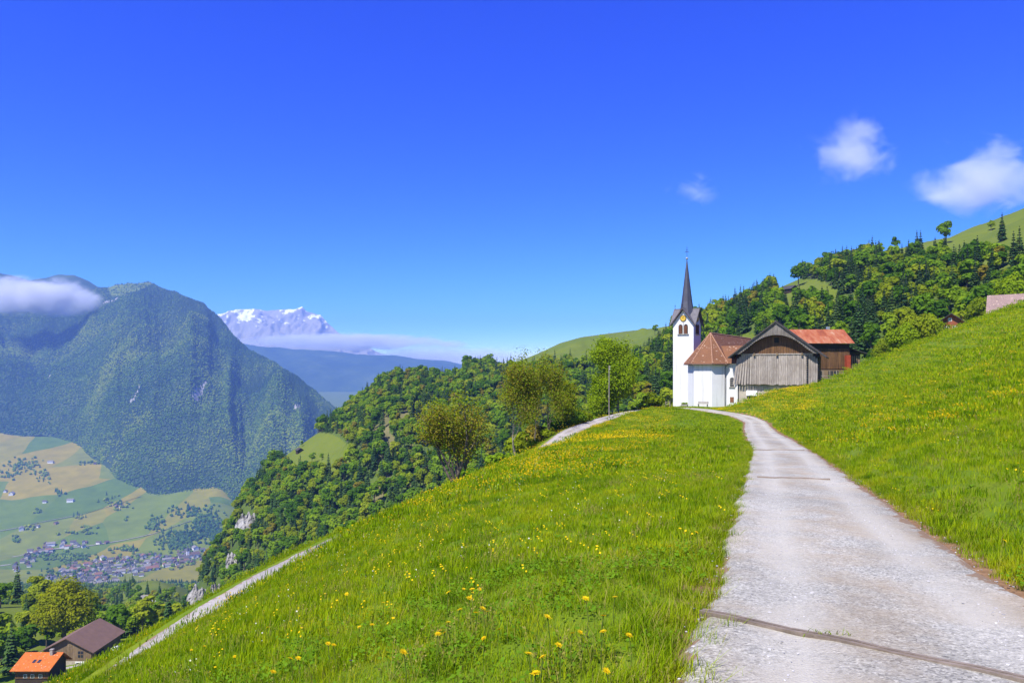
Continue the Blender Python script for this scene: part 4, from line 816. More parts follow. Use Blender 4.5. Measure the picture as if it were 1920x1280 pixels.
# ------------------------------------------------------------------ barn
gx, gy = P(1456, 0, 128)[:2]
barn = thing('timber_barn', 'weathered grey timber barn with arched gable and dark roof beside the church', 'barn', (gx, gy, -3.7), R_(-25))
def roofz(x): return 10.45 - abs(x) * (10.45 - 4.6) / 7.6
def archz(x): return 8.25 - .1 * x * x if abs(x) < 4.5 else roofz(x) - .80
mb = MB(); mb.box(-6.3, 6.3, .35, 12.5, B0 - .5, -.1); part(mb, 'base_wall', M_plinth, barn)
mb = MB(); mb.add([(-6.4, .12, -.2), (6.4, .12, -.2), (6.4, .12, 5.2), (0, .12, 10.2), (-6.4, .12, 5.2), (-6.4, 12.5, -.2), (6.4, 12.5, -.2), (6.4, 12.5, 5.2), (0, 12.5, 10.2), (-6.4, 12.5, 5.2)], [(0, 1, 2, 3, 4), (9, 8, 7, 6, 5), (1, 6, 7, 2), (0, 4, 9, 5), (0, 5, 6, 1)]); part(mb, 'inner_wall', M_dark_wood, barn)
n = 36; wd = 13.1 / n; rb_ = random.Random(4)
for q in range(n):                        # lower boarding, flared out at the foot and to the left
    x = -6.55 + wd * (q + .5); top = 4.95 if abs(x) < 5.6 else 4.95 - (abs(x) - 5.6) * .9; fl = .0 if x > -4 else (-x - 4) * .30; lo = -.22 + rb_.uniform(-.10, .10); g = wd * rb_.uniform(.44, .478); pr = rb_.uniform(0, .045)
    mb = MB(); mb.add([(x - fl - g, -.40 - pr, lo), (x - fl + g, -.40 - pr, lo), (x + g, -.10 - pr, top), (x - g, -.10 - pr, top), (x - fl - g, -.35 - pr, lo), (x - fl + g, -.35 - pr, lo), (x + g, -.05 - pr, top), (x - g, -.05 - pr, top)], [(0, 1, 2, 3), (7, 6, 5, 4), (0, 4, 5, 1), (2, 6, 7, 3), (1, 5, 6, 2), (0, 3, 7, 4)]); part(mb, 'board', M_grey_wood, barn)
n2 = 30; w2 = 11.4 / n2
for q in range(n2):                       # upper brown boarding under the arch
    x = -5.7 + w2 * (q + .5); top = min(roofz(x) - .25, 9.9); pr = rb_.uniform(0, .03)
    segs = [(5.12, top)] if abs(x - .1) > .38 else [(5.12, 6.95), (7.85, top)]
    for z0, z1 in segs: mb = MB(); mb.box(x - w2 * .47, x + w2 * .47, -.02 - pr, .06 - pr, z0, z1); part(mb, 'board', M_brown_wood, barn)
mb = MB(); mb.box(-.30, .48, .02, .10, 6.95, 7.85); part(mb, 'loft_hatch', M_dark, barn)
mb = MB(); mb.box(-5.8, 5.9, -.24, -.04, 4.92, 5.12); part(mb, 'cross_beam', M_grey_wood, barn)
for x in (-3.6, .1, 4.1): mb = MB(); mb.box(x - .14, x + .14, -.55, -.2, 4.80, 5.22); part(mb, 'beam_end', M_tan_wood, barn)
n3 = 44; w3 = 13.4 / n3
for q in range(n3):                       # apron boards between roof edge and arch
    x = -6.7 + w3 * (q + .5); z1 = roofz(x) - .08; z0 = min(archz(x), z1 - .22)
    if abs(x) > 5.9: z0 = z0 + (abs(x) - 5.9) * .55
    pr = rb_.uniform(0, .03); mb = MB(); mb.box(x - w3 * .475, x + w3 * .475, -1.26 - pr, -1.21 - pr, z0, z1); part(mb, 'apron_board', M_apron, barn)
mb = MB(); pts = [(x, archz(x)) for x in np.linspace(-6.05, 6.05, 31)]          # curved soffit under the apron
mb.add([(x, -1.24, z) for x, z in pts] + [(x, .1, z - .05) for x, z in pts], [(i, i + 1, 32 + i, 31 + i) for i in range(30)]); part(mb, 'arch_soffit', M_dark_wood, barn)
for sg, nm in ((-1, 'roof_slope'), (1, 'roof_slope')):
    mb = MB(); mb.slab([(0, -1.5, 10.62), (sg * 7.85, -1.5, 4.52), (sg * 7.85, 13.2, 4.52), (0, 13.2, 10.62)], .20); rs = part(mb, nm, M_shingle, barn)
    mb = MB(); mb.prism([(0, -1.56, 10.66), (sg * 7.9, -1.56, 4.52), (sg * 7.9, -1.56, 4.26), (0, -1.56, 10.36)], (0, .055, 0)); sub(mb, 'bargeboard', M_shingle, rs)
mb = MB(); mb.tube([(0, -1.55, 10.66), (0, 13.2, 10.66)], .11, 6); part(mb, 'ridge_cap', M_shingle, barn)
for x, y in ((4.95, -.48), (6.72, -.05)):
    for q in range(13): mb = MB(); z = -.1 + q * .38; mb.box(x - .12, x + .10, y - .08, y + .3, z, z + .17); part(mb, 'log_end', M_dark, barn)
for q in range(14): mb = MB(); z = -.2 + q * .36; mb.box(6.42, 6.50, .2, 12.3, z, z + .33); part(mb, 'side_log', M_dark_wood, barn)
mb = MB(); mb.box(-5.0, -3.2, .05, .35, -2.15, -1.25); tr = part(mb, 'feed_box', M_whitepaint, barn); mb = MB(); mb.box(-4.9, -3.3, .26, .33, -2.7, -2.2); sub(mb, 'opening', M_dark, tr)
for q in range(9): mb = MB(); x = -6 + q * .55; mb.box(x, x + .09, .18, .28, -1.2 + (q % 3) * .2, -.15); part(mb, 'prop', M_grey_wood, barn)

# ------------------------------------------------------------------ rusty-roofed wooden house behind the barn
wh = thing('wooden_house', 'dark brown wooden house with rusty red metal roof behind the barn', 'house', (60.5, 148, .5), 0)
mb = MB(); mb.box(-8, 6.4, 0, 8, -4, 7.6); part(mb, 'wall', M_dark_wood, wh)
n = 34; wd = 14.4 / n
for q in range(n):
    x = -8 + wd * (q + .5); mb = MB(); y = -.03 - rb_.uniform(0, .03); mb.box(x - wd * .47, x + wd * .47, y - .05, y, 2.6, 6.6); part(mb, 'board', M_brown_wood, wh)
n = 18; wd = 15.2 / n
for q in range(n):
    x = -8.2 + wd * q; dz = .02 * (q % 2)
    for a, b in ((0, .5), (.47, 1)):
        p = lambda u: (-1.0 + u * 5.0, 7.6 + u * 3.05 + dz + (.03 if a == 0 else 0)); mb = MB(); (y0, z0), (y1, z1) = p(a), p(b); mb.slab([(x, y0, z0), (x + wd * 1.01, y0, z0), (x + wd * 1.01, y1, z1), (x, y1, z1)], .05); part(mb, 'roof_sheet', M_rust, wh)
mb = MB(); mb.slab([(-8.2, 9, 7.6), (7.0, 9, 7.6), (7.0, 4.0, 10.65), (-8.2, 4.0, 10.65)], .06); part(mb, 'rear_roof', M_rust, wh)
mb = MB(); mb.box(3.7, 4.3, 4.2, 4.7, 10.2, 11.25); part(mb, 'chimney', M_copper, wh)
mb = MB(); mb.box(5.4, 6.2, -1.0, -.1, 1.3, 5.3); part(mb, 'red_door', M_reddoor, wh)
mb = MB(); mb.box(5.5, 6.5, -.6, .0, -2, 1.3); part(mb, 'corner_post', M_plinth, wh)
mb = MB(); mb.box(-.6, 5.3, -.12, -.04, .6, 2.4); part(mb, 'stable_front', M_tan_wood, wh)
for x in (.4, 2.6, 3.7): mb = MB(); mb.box(x - .45, x + .45, -.2, -.12, .9, 2.2); wn = part(mb, 'window', M_glass, wh); mb = MB(); mb.box(x - .03, x + .03, -.24, -.2, .9, 2.2); sub(mb, 'frame', M_tan_wood, wn)
for q in range(3): mb = MB(); mb.box(-.8, 4.6, -1.3, -1.24, .2 + q * .5, .3 + q * .5); part(mb, 'railing', M_grey_wood, wh)
for q in range(5): mb = MB(); x = -.8 + q * 1.33; mb.box(x, x + .09, -1.36, -1.30, -2.4, 2.3); part(mb, 'railing_post', M_grey_wood, wh)
mb = MB(); mb.box(6.4, 9.2, 1.5, 7, -1, 5.8); part(mb, 'lean_to_wall', M_dark_wood, wh)
mb = MB(); mb.slab([(6.35, .4, 6.9), (10.2, .4, 5.7), (10.2, 7.5, 5.7), (6.35, 7.5, 6.9)], .12); part(mb, 'lean_to_roof', M_shingle, wh)
for q in range(6): mb = MB(); x = 6.5 + q * .45; mb.box(x, x + .28, 1.3, 1.38, 2.6, 5.2); part(mb, 'board', M_tan_wood, wh)

# ------------------------------------------------------------------ generic gabled house
def gable_house(name, label, loc, rz, w, d, he, hr, wallm, roofm, over=.7, cat='house', group=None, windows=(), ridge='y', board=None):
    t = thing(name, label, cat, loc, rz, group); sw = (lambda p: p) if ridge == 'y' else (lambda p: (p[1], p[0], p[2]))
    W, D = w / 2, d / 2; mb = MB(); pent = [(-W, -D, -3), (W, -D, -3), (W, -D, he), (0, -D, hr - .15), (-W, -D, he)]; mb.prism([sw(p) for p in pent], sw((0, 2 * D, 0))); mb.build('wall', wallm, t)
    s = (hr - he) / W
    for sg in (-1, 1):
        mb = MB(); mb.slab([sw(p) for p in [(0, -D - over, hr), (sg * (W + over), -D - over, he - s * over), (sg * (W + over), D + over, he - s * over), (0, D + over, hr)]], .16); mb.build('roof_slope', roofm, t)
    for x, z, ww, hh, f in windows:          # on the front gable (f=0), right side (f=1) or eave front when the ridge runs along x
        mb = MB(); y0 = -(D if ridge == 'y' else W)
        if f == 0: mb.box(x - ww / 2, x + ww / 2, y0 - .05, y0 - .01, z, z + hh)
        wn = mb.build('window', M_whitepaint, t); mb = MB(); mb.box(x - ww / 2 + .08, x - .04, y0 - .08, y0 - .05, z + .08, z + hh - .08); mb.box(x + .04, x + ww / 2 - .08, y0 - .08, y0 - .05, z + .08, z + hh - .08); mb.build('pane', M_glass, wn)
    return t
# two roofs over the right shoulder
x, y, z = P(1787, 632, 160); gable_house('chalet', 'small red-brown chalet with dark gable half hidden by the right meadow', (x, y, z), R_(-35), 4.8, 7, 3.2, 4.9, plain('red_brown_wall', (0.26, 0.075, 0.035), .8), M_shingle, .8, windows=[(-.9, 1.2, .9, 1.0, 0), (.6, 1.2, .9, 1.0, 0), (-.3, 3.2, .7, .7, 0)])
x, y, z = P(1905, 610, 148); gable_house('tiled_house', 'house with weathered pinkish tiled roof at the right edge', (x + 1.5, y, z), R_(-36), 7.5, 11, 2.6, 6.3, M_brown_wood, M_oldtile, .6, ridge='x')
# chalets on the ridge and in the spur meadow
for sh, px, py, s, lab in [(spur, 927, 672, 1.0, 'tiny dark chalet on the skyline of the grassy ridge'), (spur, 562, 847, .75, 'tiny brown hut in the domed meadow of the spur'), (hill, 1480, 548, .8, 'tiny hut in the hillside clearing right of the spire'), (spur, 958, 668, .7, 'small pale hut on the grassy ridge skyline')]:
    x, y, z = sh.at(px, py); o = gable_house('mountain_hut', lab, (x, y, z - .2), .5, 6 * s, 8 * s, 2.6 * s, 4.6 * s, M_dark_wood, M_shingle, .6, cat='hut')

# ------------------------------------------------------------------ farm below the meadow
bf = thing('farm_barn', 'large farm barn with broad brown roof below the meadow', 'barn', (-121.2, 211, -78.4), 0)
hr_, he_ = -70.1, -73.8
mb = MB(); pent = [(-6.6, -7.4, -82), (6.6, -7.4, -82), (6.6, -7.4, he_ + .3), (0, -7.4, hr_ - .3), (-6.6, -7.4, he_ + .3)]; mb.prism(pent, (0, 15, 0)); part(mb, 'wall', M_tan_wood, bf)
for sg in (-1, 1): mb = MB(); mb.slab([(0, -8.3, hr_), (sg * 7.6, -8.3, he_ - .2), (sg * 7.6, 8.6, he_ - .2), (0, 8.6, hr_)], .2); part(mb, 'roof_slope', M_brownroof, bf)
for q in range(26):
    x = -6.5 + 13 / 26 * (q + .5); top = he_ + .2 + (6.6 - abs(x)) / 6.6 * 3.2; lo = -76.5 if x > -2.6 else -75.6
    if -3.4 < x < -.2: top = min(top, -74.2) if x < 0 else top
    mb = MB(); mb.box(x - .235, x + .235, -7.48 - rb_.uniform(0, .03), -7.40, lo, top); part(mb, 'board', M_tan_wood, bf)
for x in (3.2, 4.0):
    for z in (-74.6, -75.6): mb = MB(); mb.box(x - .3, x + .3, -7.58, -7.50, z, z + .7); part(mb, 'window', M_glass, bf)
mb = MB(); mb.box(-6.5, 6.5, -7.55, -7.42, -82, -76.6); part(mb, 'base_wall', M_plinth, bf)
mb = MB(); mb.box(2.2, 4.6, -7.62, -7.55, -78.2, -76.7); wl = part(mb, 'white_door', M_whitepaint, bf); mb = MB(); mb.box(2.5, 3.4, -7.66, -7.62, -77.6, -77.0); sub(mb, 'pane', M_glass, wl)
mb = MB(); mb.box(6.62, 6.70, -5.5, -1.5, -79, -75.2); part(mb, 'gate_opening', M_dark, bf)
mb = MB(); mb.slab([(-7, -9.8, -75.6), (-1.6, -9.8, -76.4), (-1.6, -7.5, -76.0), (-7, -7.5, -75.2)], .12); part(mb, 'porch_roof', M_shingle, bf)
oh = thing('farm_house', 'farmhouse with bright orange tiled roof at the bottom left corner', 'house', (-120.2, 190.6, -77), 0)
mb = MB(); mb.box(-4.3, 4.2, -3.6, 3.6, -81, -72.2); part(mb, 'wall', M_dark_wood, oh)
mb = MB(); mb.prism([(-4.3, -3.6, -72.2), (-4.3, 3.6, -72.2), (-4.3, 1.4, -70.1)], (8.5, 0, 0)); part(mb, 'gable_wall', M_dark_wood, oh)
mb = MB(); mb.slab([(-4.95, -4.7, -72.35), (4.95, -4.7, -72.35), (4.95, 1.4, -69.85), (-4.95, 1.4, -69.85)], .2); rs = part(mb, 'roof_slope', M_orange, oh)
mb = MB(); mb.slab([(-4.95, 5.2, -73.0), (4.95, 5.2, -73.0), (4.95, 1.4, -69.85), (-4.95, 1.4, -69.85)], .2); part(mb, 'roof_slope', M_orange, oh)
for x in (-.7, .55):
    mb = MB(); mb.slab([(x - .35, -2.1, -71.2), (x + .35, -2.1, -71.2), (x + .35, -1.1, -70.79), (x - .35, -1.1, -70.79)], .05); sub(mb, 'roof_window', M_glass, rs)
mb = MB(); mb.box(2.0, 2.7, .3, 1.0, -71.5, -68.9); mb.box(1.92, 2.78, .22, 1.08, -68.95, -68.8); part(mb, 'chimney', M_stone, oh)
for q in range(20): mb = MB(); x = -4.2 + q * .42; mb.box(x, x + .38, -3.72 - rb_.uniform(0, .03), -3.62, -74.6, -72.9); part(mb, 'board', M_brown_wood, oh)
for x in (-1.6, .2, 2.2): mb = MB(); mb.box(x - .45, x + .45, -3.82, -3.76, -74.4, -73.5); wn = part(mb, 'window', M_whitepaint, oh); mb = MB(); mb.box(x - .36, x - .03, -3.86, -3.82, -74.3, -73.6); mb.box(x + .03, x + .36, -3.86, -3.82, -74.3, -73.6); sub(mb, 'pane', M_glass, wn)
# parked car
cx_, cy_, cz_ = P(222, 1217, 206); cz_ = h1(cx_, cy_)
car = thing('parked_car', 'small white car parked beside the brown barn', 'car', (cx_, cy_, cz_), R_(62))
M_carwhite = plain('white_car_paint', (0.78, 0.78, 0.78), 0.25, 0.02, 1, spec=0.5); M_tyre = plain('tyre_rubber', (0.02, 0.02, 0.02), 0.9, 0.2)
mb = MB(); prof = [(-2.1, .35), (-2.12, .8), (-1.95, 1.0), (-1.1, 1.05), (-.55, 1.5), (1.3, 1.52), (1.95, 1.05), (2.1, .9), (2.1, .35)]; mb.prism([(-.85, y, z) for y, z in prof], (1.7, 0, 0)); cb = mb.build('body', M_carwhite, car)
mb = MB(); mb.prism([(-.87, y, z) for y, z in [(-.95, 1.06), (-.52, 1.42), (1.2, 1.44), (1.7, 1.06)]], (1.74, 0, 0)); mb.build('side_windows', M_glass, car)
mb = MB(); mb.add([(-.75, -1.16, 1.06), (.75, -1.16, 1.06), (.68, -.64, 1.47), (-.68, -.64, 1.47)], [(0, 1, 2, 3)]); mb.build('windscreen', M_glass, car)
for y in (-1.35, 1.3):
    for sx in (-.86, .74): mb = MB(); mb.prism([(sx, y + .32 * math.cos(a), .32 + .32 * math.sin(a)) for a in np.linspace(0, 2 * math.pi, 13)[:-1]], (.12, 0, 0)); mb.build('wheel', M_tyre, car)
for sx in (-.65, .65): mb = MB(); mb.box(sx - .15, sx + .15, -2.14, -2.10, .68, .82); mb.build('headlight', M_copper, car)
yard = [(-118, 201), (-110, 203), (-106.5, 210), (-110, 214), (-112.5, 206)]
# farm track from the barn door past the car
FT = resample([(x, y, 0) for x, y in [(-124, 199), (-117, 200.5), (-111.5, 203), (-108.5, 208), (-107, 216)]], .6); FT[:, 2] = H(FT[:, 0], FT[:, 1]) + .05; strip('farm_track', FT, 1.3, M_path, 2.2)['label'] = 'pale farm track beside the brown barn'

# ------------------------------------------------------------------ village in the valley
walls_v = [plain('village_wall_%d' % k, c, .9, .06) for k, c in enumerate([(0.72, 0.70, 0.66), (0.62, 0.56, 0.46), (0.26, 0.17, 0.10), (0.70, 0.70, 0.70)])]
roofs_v = [plain('village_roof_%d' % k, c, .8, .15) for k, c in enumerate([(0.10, 0.085, 0.07), (0.12, 0.08, 0.055), (0.09, 0.085, 0.08), (0.20, 0.10, 0.06), (0.20, 0.185, 0.165)])]
def vhouse(w, d, he, hr, wm, rm):
    mb = MB(); mb.prism([(-w, -d, -4), (w, -d, -4), (w, -d, he), (0, -d, hr - .3), (-w, -d, he)], (0, 2 * d, 0), 0); s = (hr - he) / w
    for sg in (-1, 1): mb.slab([(0, -d - 1, hr), (sg * (w + 1), -d - 1, he - s), (sg * (w + 1), d + 1, he - s), (0, d + 1, hr)], .4, 1)
    for x in (-.55, 0, .55):
        for z in (1.2, 4.0): mb.box(x * w - .55, x * w + .55, -d - .1, -d - .02, z, z + 1.4, 2)
    return mb.build(None, [wm, rm, M_glass])
VH = [vhouse(*a) for a in [(5, 6.5, 6, 9.5, walls_v[0], roofs_v[0]), (5.5, 7, 7, 10.5, walls_v[1], roofs_v[2]), (4.5, 6, 5.5, 9, walls_v[2], roofs_v[1]), (7, 11, 8, 12, walls_v[3], roofs_v[4]), (6, 9, 8, 11.5, walls_v[0], roofs_v[3]), (5, 8, 9, 12, walls_v[1], roofs_v[0])]]
rv = random.Random(12); spots = []
def cluster(n, cx, cy, a, b, tilt, mn):
    k = 0
    while k < n:
        u, v = rv.gauss(0, .5), rv.gauss(0, .5)
        if u * u + v * v > 1: continue
        px, py = cx + a * u, cy + b * v - tilt * a * u; x, y, z = valley.at(px, py, 1900); k += 1
        if sil(px) < py + 2 or any((x - q[0]) ** 2 + (y - q[1]) ** 2 < mn * mn for q in spots): continue
        spots.append((x, y, z))
cluster(190, 215, 1066, 115, 24, .12, 15); cluster(90, 335, 1049, 62, 15, .22, 15); cluster(70, 165, 1076, 60, 20, .05, 15); cluster(46, 78, 1035, 42, 13, .35, 17); cluster(22, 138, 1024, 30, 6, .15, 17); cluster(24, 40, 1060, 30, 10, .2, 18); cluster(14, 110, 1085, 30, 8, 0, 18)
for i, (x, y, z) in enumerate(spots[:300]):
    o = tag(obj('village_house', VH[rv.choice([0, 0, 1, 2, 2, 3, 4, 5])]), 'small gabled house in the village on the valley floor', 'house', 'houses of the valley village'); o.location = (x, y, z); o.rotation_euler.z = rv.choice([.4, 1.95, .6, 2.1]) + rv.uniform(-.15, .15); s = rv.uniform(.8, 1.15); o.scale = (s, s, s)
x, y, z = valley.at(352, 1046, 1900); vc = thing('village_church', 'white church with pointed tower in the valley village', 'church', (x, y, z), .6)
mb = MB(); mb.box(-4, 4, -4, 4, -4, 22); mb.build('tower', walls_v[3], vc); mb = MB(); mb.tube([(0, 0, 22), (0, 0, 40)], [5.5, .1], 4); mb.build('spire', roofs_v[2], vc)
mb = MB(); mb.prism([(4, -7, -4), (4, 7, -4), (4, 7, 11), (4, 0, 18), (4, -7, 11)], (26, 0, 0)); mb.build('nave', walls_v[3], vc)
for sg in (-1, 1): mb = MB(); mb.slab([(3.6, 0, 18.5), (3.6, sg * 8, 10.5), (31, sg * 8, 10.5), (31, 0, 18.5)], .5); mb.build('roof_slope', roofs_v[1], vc)
# long halls at the near edge of the village
for px, py, w, d, rz, lab in [(186, 1098, 9, 46, 1.0, 'long grey-brown hall roof at the near edge of the village'), (285, 1068, 9, 16, .9, 'reddish large building at the village sports field')]:
    x, y, z = valley.at(px, py, 1900); o = tag(obj('village_hall', vhouse(w, d, 8, 13, walls_v[0], roofs_v[4] if px < 200 else roofs_v[3])), lab, 'hall'); o.location = (x, y, z); o.rotation_euler.z = -rz
# farmsteads among the fields
for i, (px, py) in enumerate([(84, 942), (132, 940), (218, 950), (228, 951), (40, 993), (105, 982), (70, 988), (95, 868), (200, 1018), (185, 1019), (22, 927), (178, 870), (10, 922), (280, 1128), (160, 1018)]):
    x, y, z = valley.at(px, py, 1900 if py < 1100 else 300); o = tag(obj('farmstead', VH[[0, 3, 2][i % 3]]), 'lone farmstead among the valley fields', 'farmhouse', 'farmsteads among the valley fields'); o.location = (x, y, z); o.rotation_euler.z = rv.uniform(0, 3); o.scale = (.5,) * 3 if py > 1100 else (1,) * 3
# lanes across the valley fields
M_lane = plain('pale_lane', (0.34, 0.31, 0.25), .9, .1)
for pts, lab in [([(-40, 1002), (30, 990), (80, 978), (150, 965), (220, 945), (265, 930)], 'upper pale lane winding across the valley fields'), ([(20, 1045), (90, 1030), (160, 1024), (230, 1013), (290, 1000), (360, 975)], 'lower pale lane across the valley fields'), ([(-30, 1064), (20, 1058), (60, 1044)], 'short pale lane left of the village')]:
    xs_ = np.interp(np.linspace(0, 1, 60), np.linspace(0, 1, len(pts)), [p[0] for p in pts]); ys_ = np.interp(np.linspace(0, 1, 60), np.linspace(0, 1, len(pts)), [p[1] for p in pts]); q = np.array([valley.at(a, b, 1900) for a, b in zip(xs_, ys_)]); q[:, 2] += 1.2
    q[:, 1] = np.convolve(np.pad(q[:, 1], 3, mode='edge'), np.ones(7) / 7, 'valid'); mb = MB(); V = [(a, b + o, c) for a, b, c in q for o in (-5, 5)]; mb.add(V, [(2 * i, 2 * i + 2, 2 * i + 3, 2 * i + 1) for i in range(59)]); struct(mb.build('country_lane', M_lane), lab)
# ------------------------------------------------------------------ rock faces of the spur
def cliff(px, py, a, b, seed, label):
    x, y, z = spur.at(px, py + b); s = y / F; w_, h_ = 2 * a * s, 2.0 * b * s; rg = np.random.default_rng(seed); nu, nv = 26, 30
    U, Vv = np.meshgrid(np.linspace(-1, 1, nu), np.linspace(0, 1, nv)); ed = np.clip(1 - np.abs(U) ** 3, 0, 1)
    hh = h_ * (.75 + .35 * fbm(U * 2 + seed, U * 0 + seed, 3)) * (.35 + .65 * ed); X = U * w_ / 2; Z = Vv * hh - 1.5
    Y = Vv * h_ * .28 - 3.5 * ed * (1 - Vv * .5) + fbm(U * 5 + seed, Vv * 2.2, 4) * 3.0 + np.floor(Vv * 4 + fbm(U * 2, Vv * 2 + seed, 2)) * .9
    Fr = np.stack([X, Y, Z], -1).reshape(-1, 3); Bk = np.stack([X, Y * 0 + h_ * .5 + 3, Z * .92 - 1.0], -1).reshape(-1, 3); f = grid_faces(nv, nu); n = nu * nv
    top = [(i + (nv - 1) * nu, i + 1 + (nv - 1) * nu, i + 1 + (nv - 1) * nu + n, i + (nv - 1) * nu + n) for i in range(nu - 1)]
    sd = [(j * nu + e, (j + 1) * nu + e, (j + 1) * nu + e + n, j * nu + e + n) for j in range(nv - 1) for e in (0, nu - 1)]
    o = tag(obj('rock_face', mesh_np('rock_face', np.vstack([Fr, Bk]), np.vstack([f, f[:, ::-1] + n, top, sd]), [M_rock])), label, 'cliff', 'rock faces of the spur'); o.location = (x, y - 2.5, z); o.rotation_euler.z = math.atan2(x, y) * -1
for (px, py, a, b), lab in zip(CLIFF_PX, ['pale limestone cliff high on the left end of the spur', 'small grey rock face below the high cliff', 'broad rock face at the left foot of the spur', 'narrow pale rock beside the broad rock face at the foot', 'grey rock outcrop in the middle of the wooded spur']):
    cliff(px, py, a, b, int(px), lab)

# ------------------------------------------------------------------ utility pole by the path
x, y, z = hit(1142, 795, 100) or P(1142, 795, 114); x, y = (1142 - CX) / F * 117, 117; z = h1(x, y)
pole = thing('utility_pole', 'thin wooden utility pole beside the tall bright green tree', 'pole', (x, y, z)); mb = MB(); mb.tube([(0, 0, -.6), (0, 0, 8.2)], [.08, .06], 8); mb.build('post', M_grey_wood, pole); mb = MB(); mb.tube([(0, 0, 7.6), (4.2, 1.5, -.2)], .012, 4); mb.build('stay_wire', M_pipe, pole)
for zz in (7.6, 7.95): mb = MB(); mb.lathe([(.02, 0), (.06, .03), (.06, .12), (.02, .15)], (.13, 0, zz), 8); mb.build('insulator', M_whitepaint, pole)
# roadside fence left of the tower
fx = [P(px, 0, d)[:2] for px, d in ((1224, 134), (1232, 133.5), (1240, 133), (1248, 132.5), (1256, 132.2))]; fz = [h1(*p) for p in fx]
fn = thing('post_fence', 'short wooden rail fence left of the church tower', 'fence', (fx[0][0], fx[0][1], fz[0]))
for (a, b), c in zip(fx, fz): mb = MB(); mb.box(a - fx[0][0] - .05, a - fx[0][0] + .05, b - fx[0][1] - .05, b - fx[0][1] + .05, c - fz[0] - .3, c - fz[0] + 1.05); mb.build('post', M_grey_wood, fn)
for zz in (.55, .9):
    mb = MB(); mb.tube([(a - fx[0][0], b - fx[0][1] - .07, c - fz[0] + zz) for (a, b), c in zip(fx, fz)], .035, 5); mb.build('rail', M_grey_wood, fn)

# ------------------------------------------------------------------ drainage channels across the road
M_rail = wood('old_timber_rail', (0.14, 0.11, 0.08), (0.31, 0.25, 0.195), 4, 0)
def road_point(px, py):
    d = 1.7 * F / (py - 780); return np.array([(px - CX) / F * d, d])
def channel(a, b, label, gap=.05, wid=.028):
    a, b = np.array(a), np.array(b); u = unit(b - a); n = np.array([-u[1], u[0]]); L = np.linalg.norm(b - a); c = (a + b) / 2; _, zl = near_line([a[0], c[0], b[0]], [a[1], c[1], b[1]], ROAD)
    t = thing('drainage_channel', label, 'drain channel', (c[0], c[1], float(zl[1]))); 
    for s in (-1, 1):
        mb = MB(); pts = []
        for k in range(13):
            q = a + u * L * k / 12 - c + n * s * gap / 2; z = float(np.interp(k / 12, [0, .5, 1], zl - zl[1])) + .032; pts.append((q[0], q[1], z + .006 * math.sin(k * 1.7)))
        V = []
        for x, y, z in pts:
            for o, h in ((-wid / 2, -.09), (wid / 2, -.09), (wid / 2, .008), (-wid / 2, .008)): V.append((x + n[0] * o, y + n[1] * o, z + h))
        mb.add(V, [(4 * i + k, 4 * i + (k + 1) % 4, 4 * i + 4 + (k + 1) % 4, 4 * i + 4 + k) for i in range(12) for k in range(4)] + [(3, 2, 1, 0), (48, 49, 50, 51)]); mb.build('rail', M_rail, t)
    mb = MB(); V = []
    for x, y, z in pts: V += [(x - n[0] * gap, y - n[1] * gap, z - .012), (x, y, z - .012)]
    mb.add(V, [(2 * i, 2 * i + 2, 2 * i + 3, 2 * i + 1) for i in range(12)]); mb.build('groove', M_dark, t)
A_, B_ = road_point(1322, 1158), road_point(1915, 1277); channel(A_ - (B_ - A_) * .015, A_ + (B_ - A_) * 1.32, 'rusty timber drainage channel running diagonally across the near road')
for (p, q), lab in zip([((1420, 897), (1556, 899)), ((1412, 845), (1508, 845))], ['thin dark drainage channel across the middle of the road', 'farthest thin drainage channel across the road']):
    channel(road_point(*p), road_point(*q), lab, .05, .03)

# ------------------------------------------------------------------ grass
M_grass = foliage('meadow_grass', [(0.12, (0.075, 0.165, 0.004)), (0.4, (0.210, 0.320, 0.006)), (0.65, (0.285, 0.375, 0.008)), (0.92, (0.385, 0.395, 0.012))], 0.38, 0.55, 0.55, 1.3)
M_straw = foliage('pale_grass_stems', [(0.1, (0.20, 0.21, 0.035)), (0.9, (0.31, 0.26, 0.07))], 0.2)
M_weed = foliage('clover_leaves', [(0.1, (0.085, 0.185, 0.010)), (0.9, (0.15, 0.27, 0.014))], 0.3)
def blade_patch(seed, n, rad, h0, h1_, wd, lean=.5, straw=.0, seg=2):
    rg = np.random.default_rng(seed); V = []; Fq = []; mi = []
    for k in range(n):
        a, q = rg.random() * 6.28, rad * math.sqrt(rg.random()); b = np.array([q * math.cos(a), q * math.sin(a), -.03]); h = rg.uniform(h0, h1_); d = rg.random() * 6.28; ld = np.array([math.cos(d), math.sin(d), 0]); sd = np.array([-ld[1], ld[0], 0]); ln = lean * rg.uniform(.1, 1.1) * h; wv = wd * rg.uniform(.6, 1.3)
        i = len(V); m = b + np.array([0, 0, h * .55]) + ld * ln * .28; t = b + np.array([0, 0, h]) + ld * ln
        V += [b - sd * wv / 2, b + sd * wv / 2, m + sd * wv * .42, m - sd * wv * .42, t + sd * wv * .08, t - sd * wv * .08]; Fq += [(i, i + 1, i + 2, i + 3), (i + 3, i + 2, i + 4, i + 5)]; s = 1 if rg.random() < straw else 0; mi += [s, s]
    return mesh_np('grass_patch', np.array(V), np.array(Fq), [M_grass, M_straw], mi)
def weed_patch(seed, n=40, rad=.16, ls=.026):
    rg = np.random.default_rng(seed); p = np.c_[rg.normal(size=(n, 2)) * rad * .6, rg.uniform(.03, .14, n)]; V, Fq = quads(p, unit(rg.normal(size=(n, 3)) * .4 + [0, 0, 1]), rg.uniform(.6, 1.4, n) * ls, rg); return mesh_np('weed_patch', V, Fq, [M_weed])
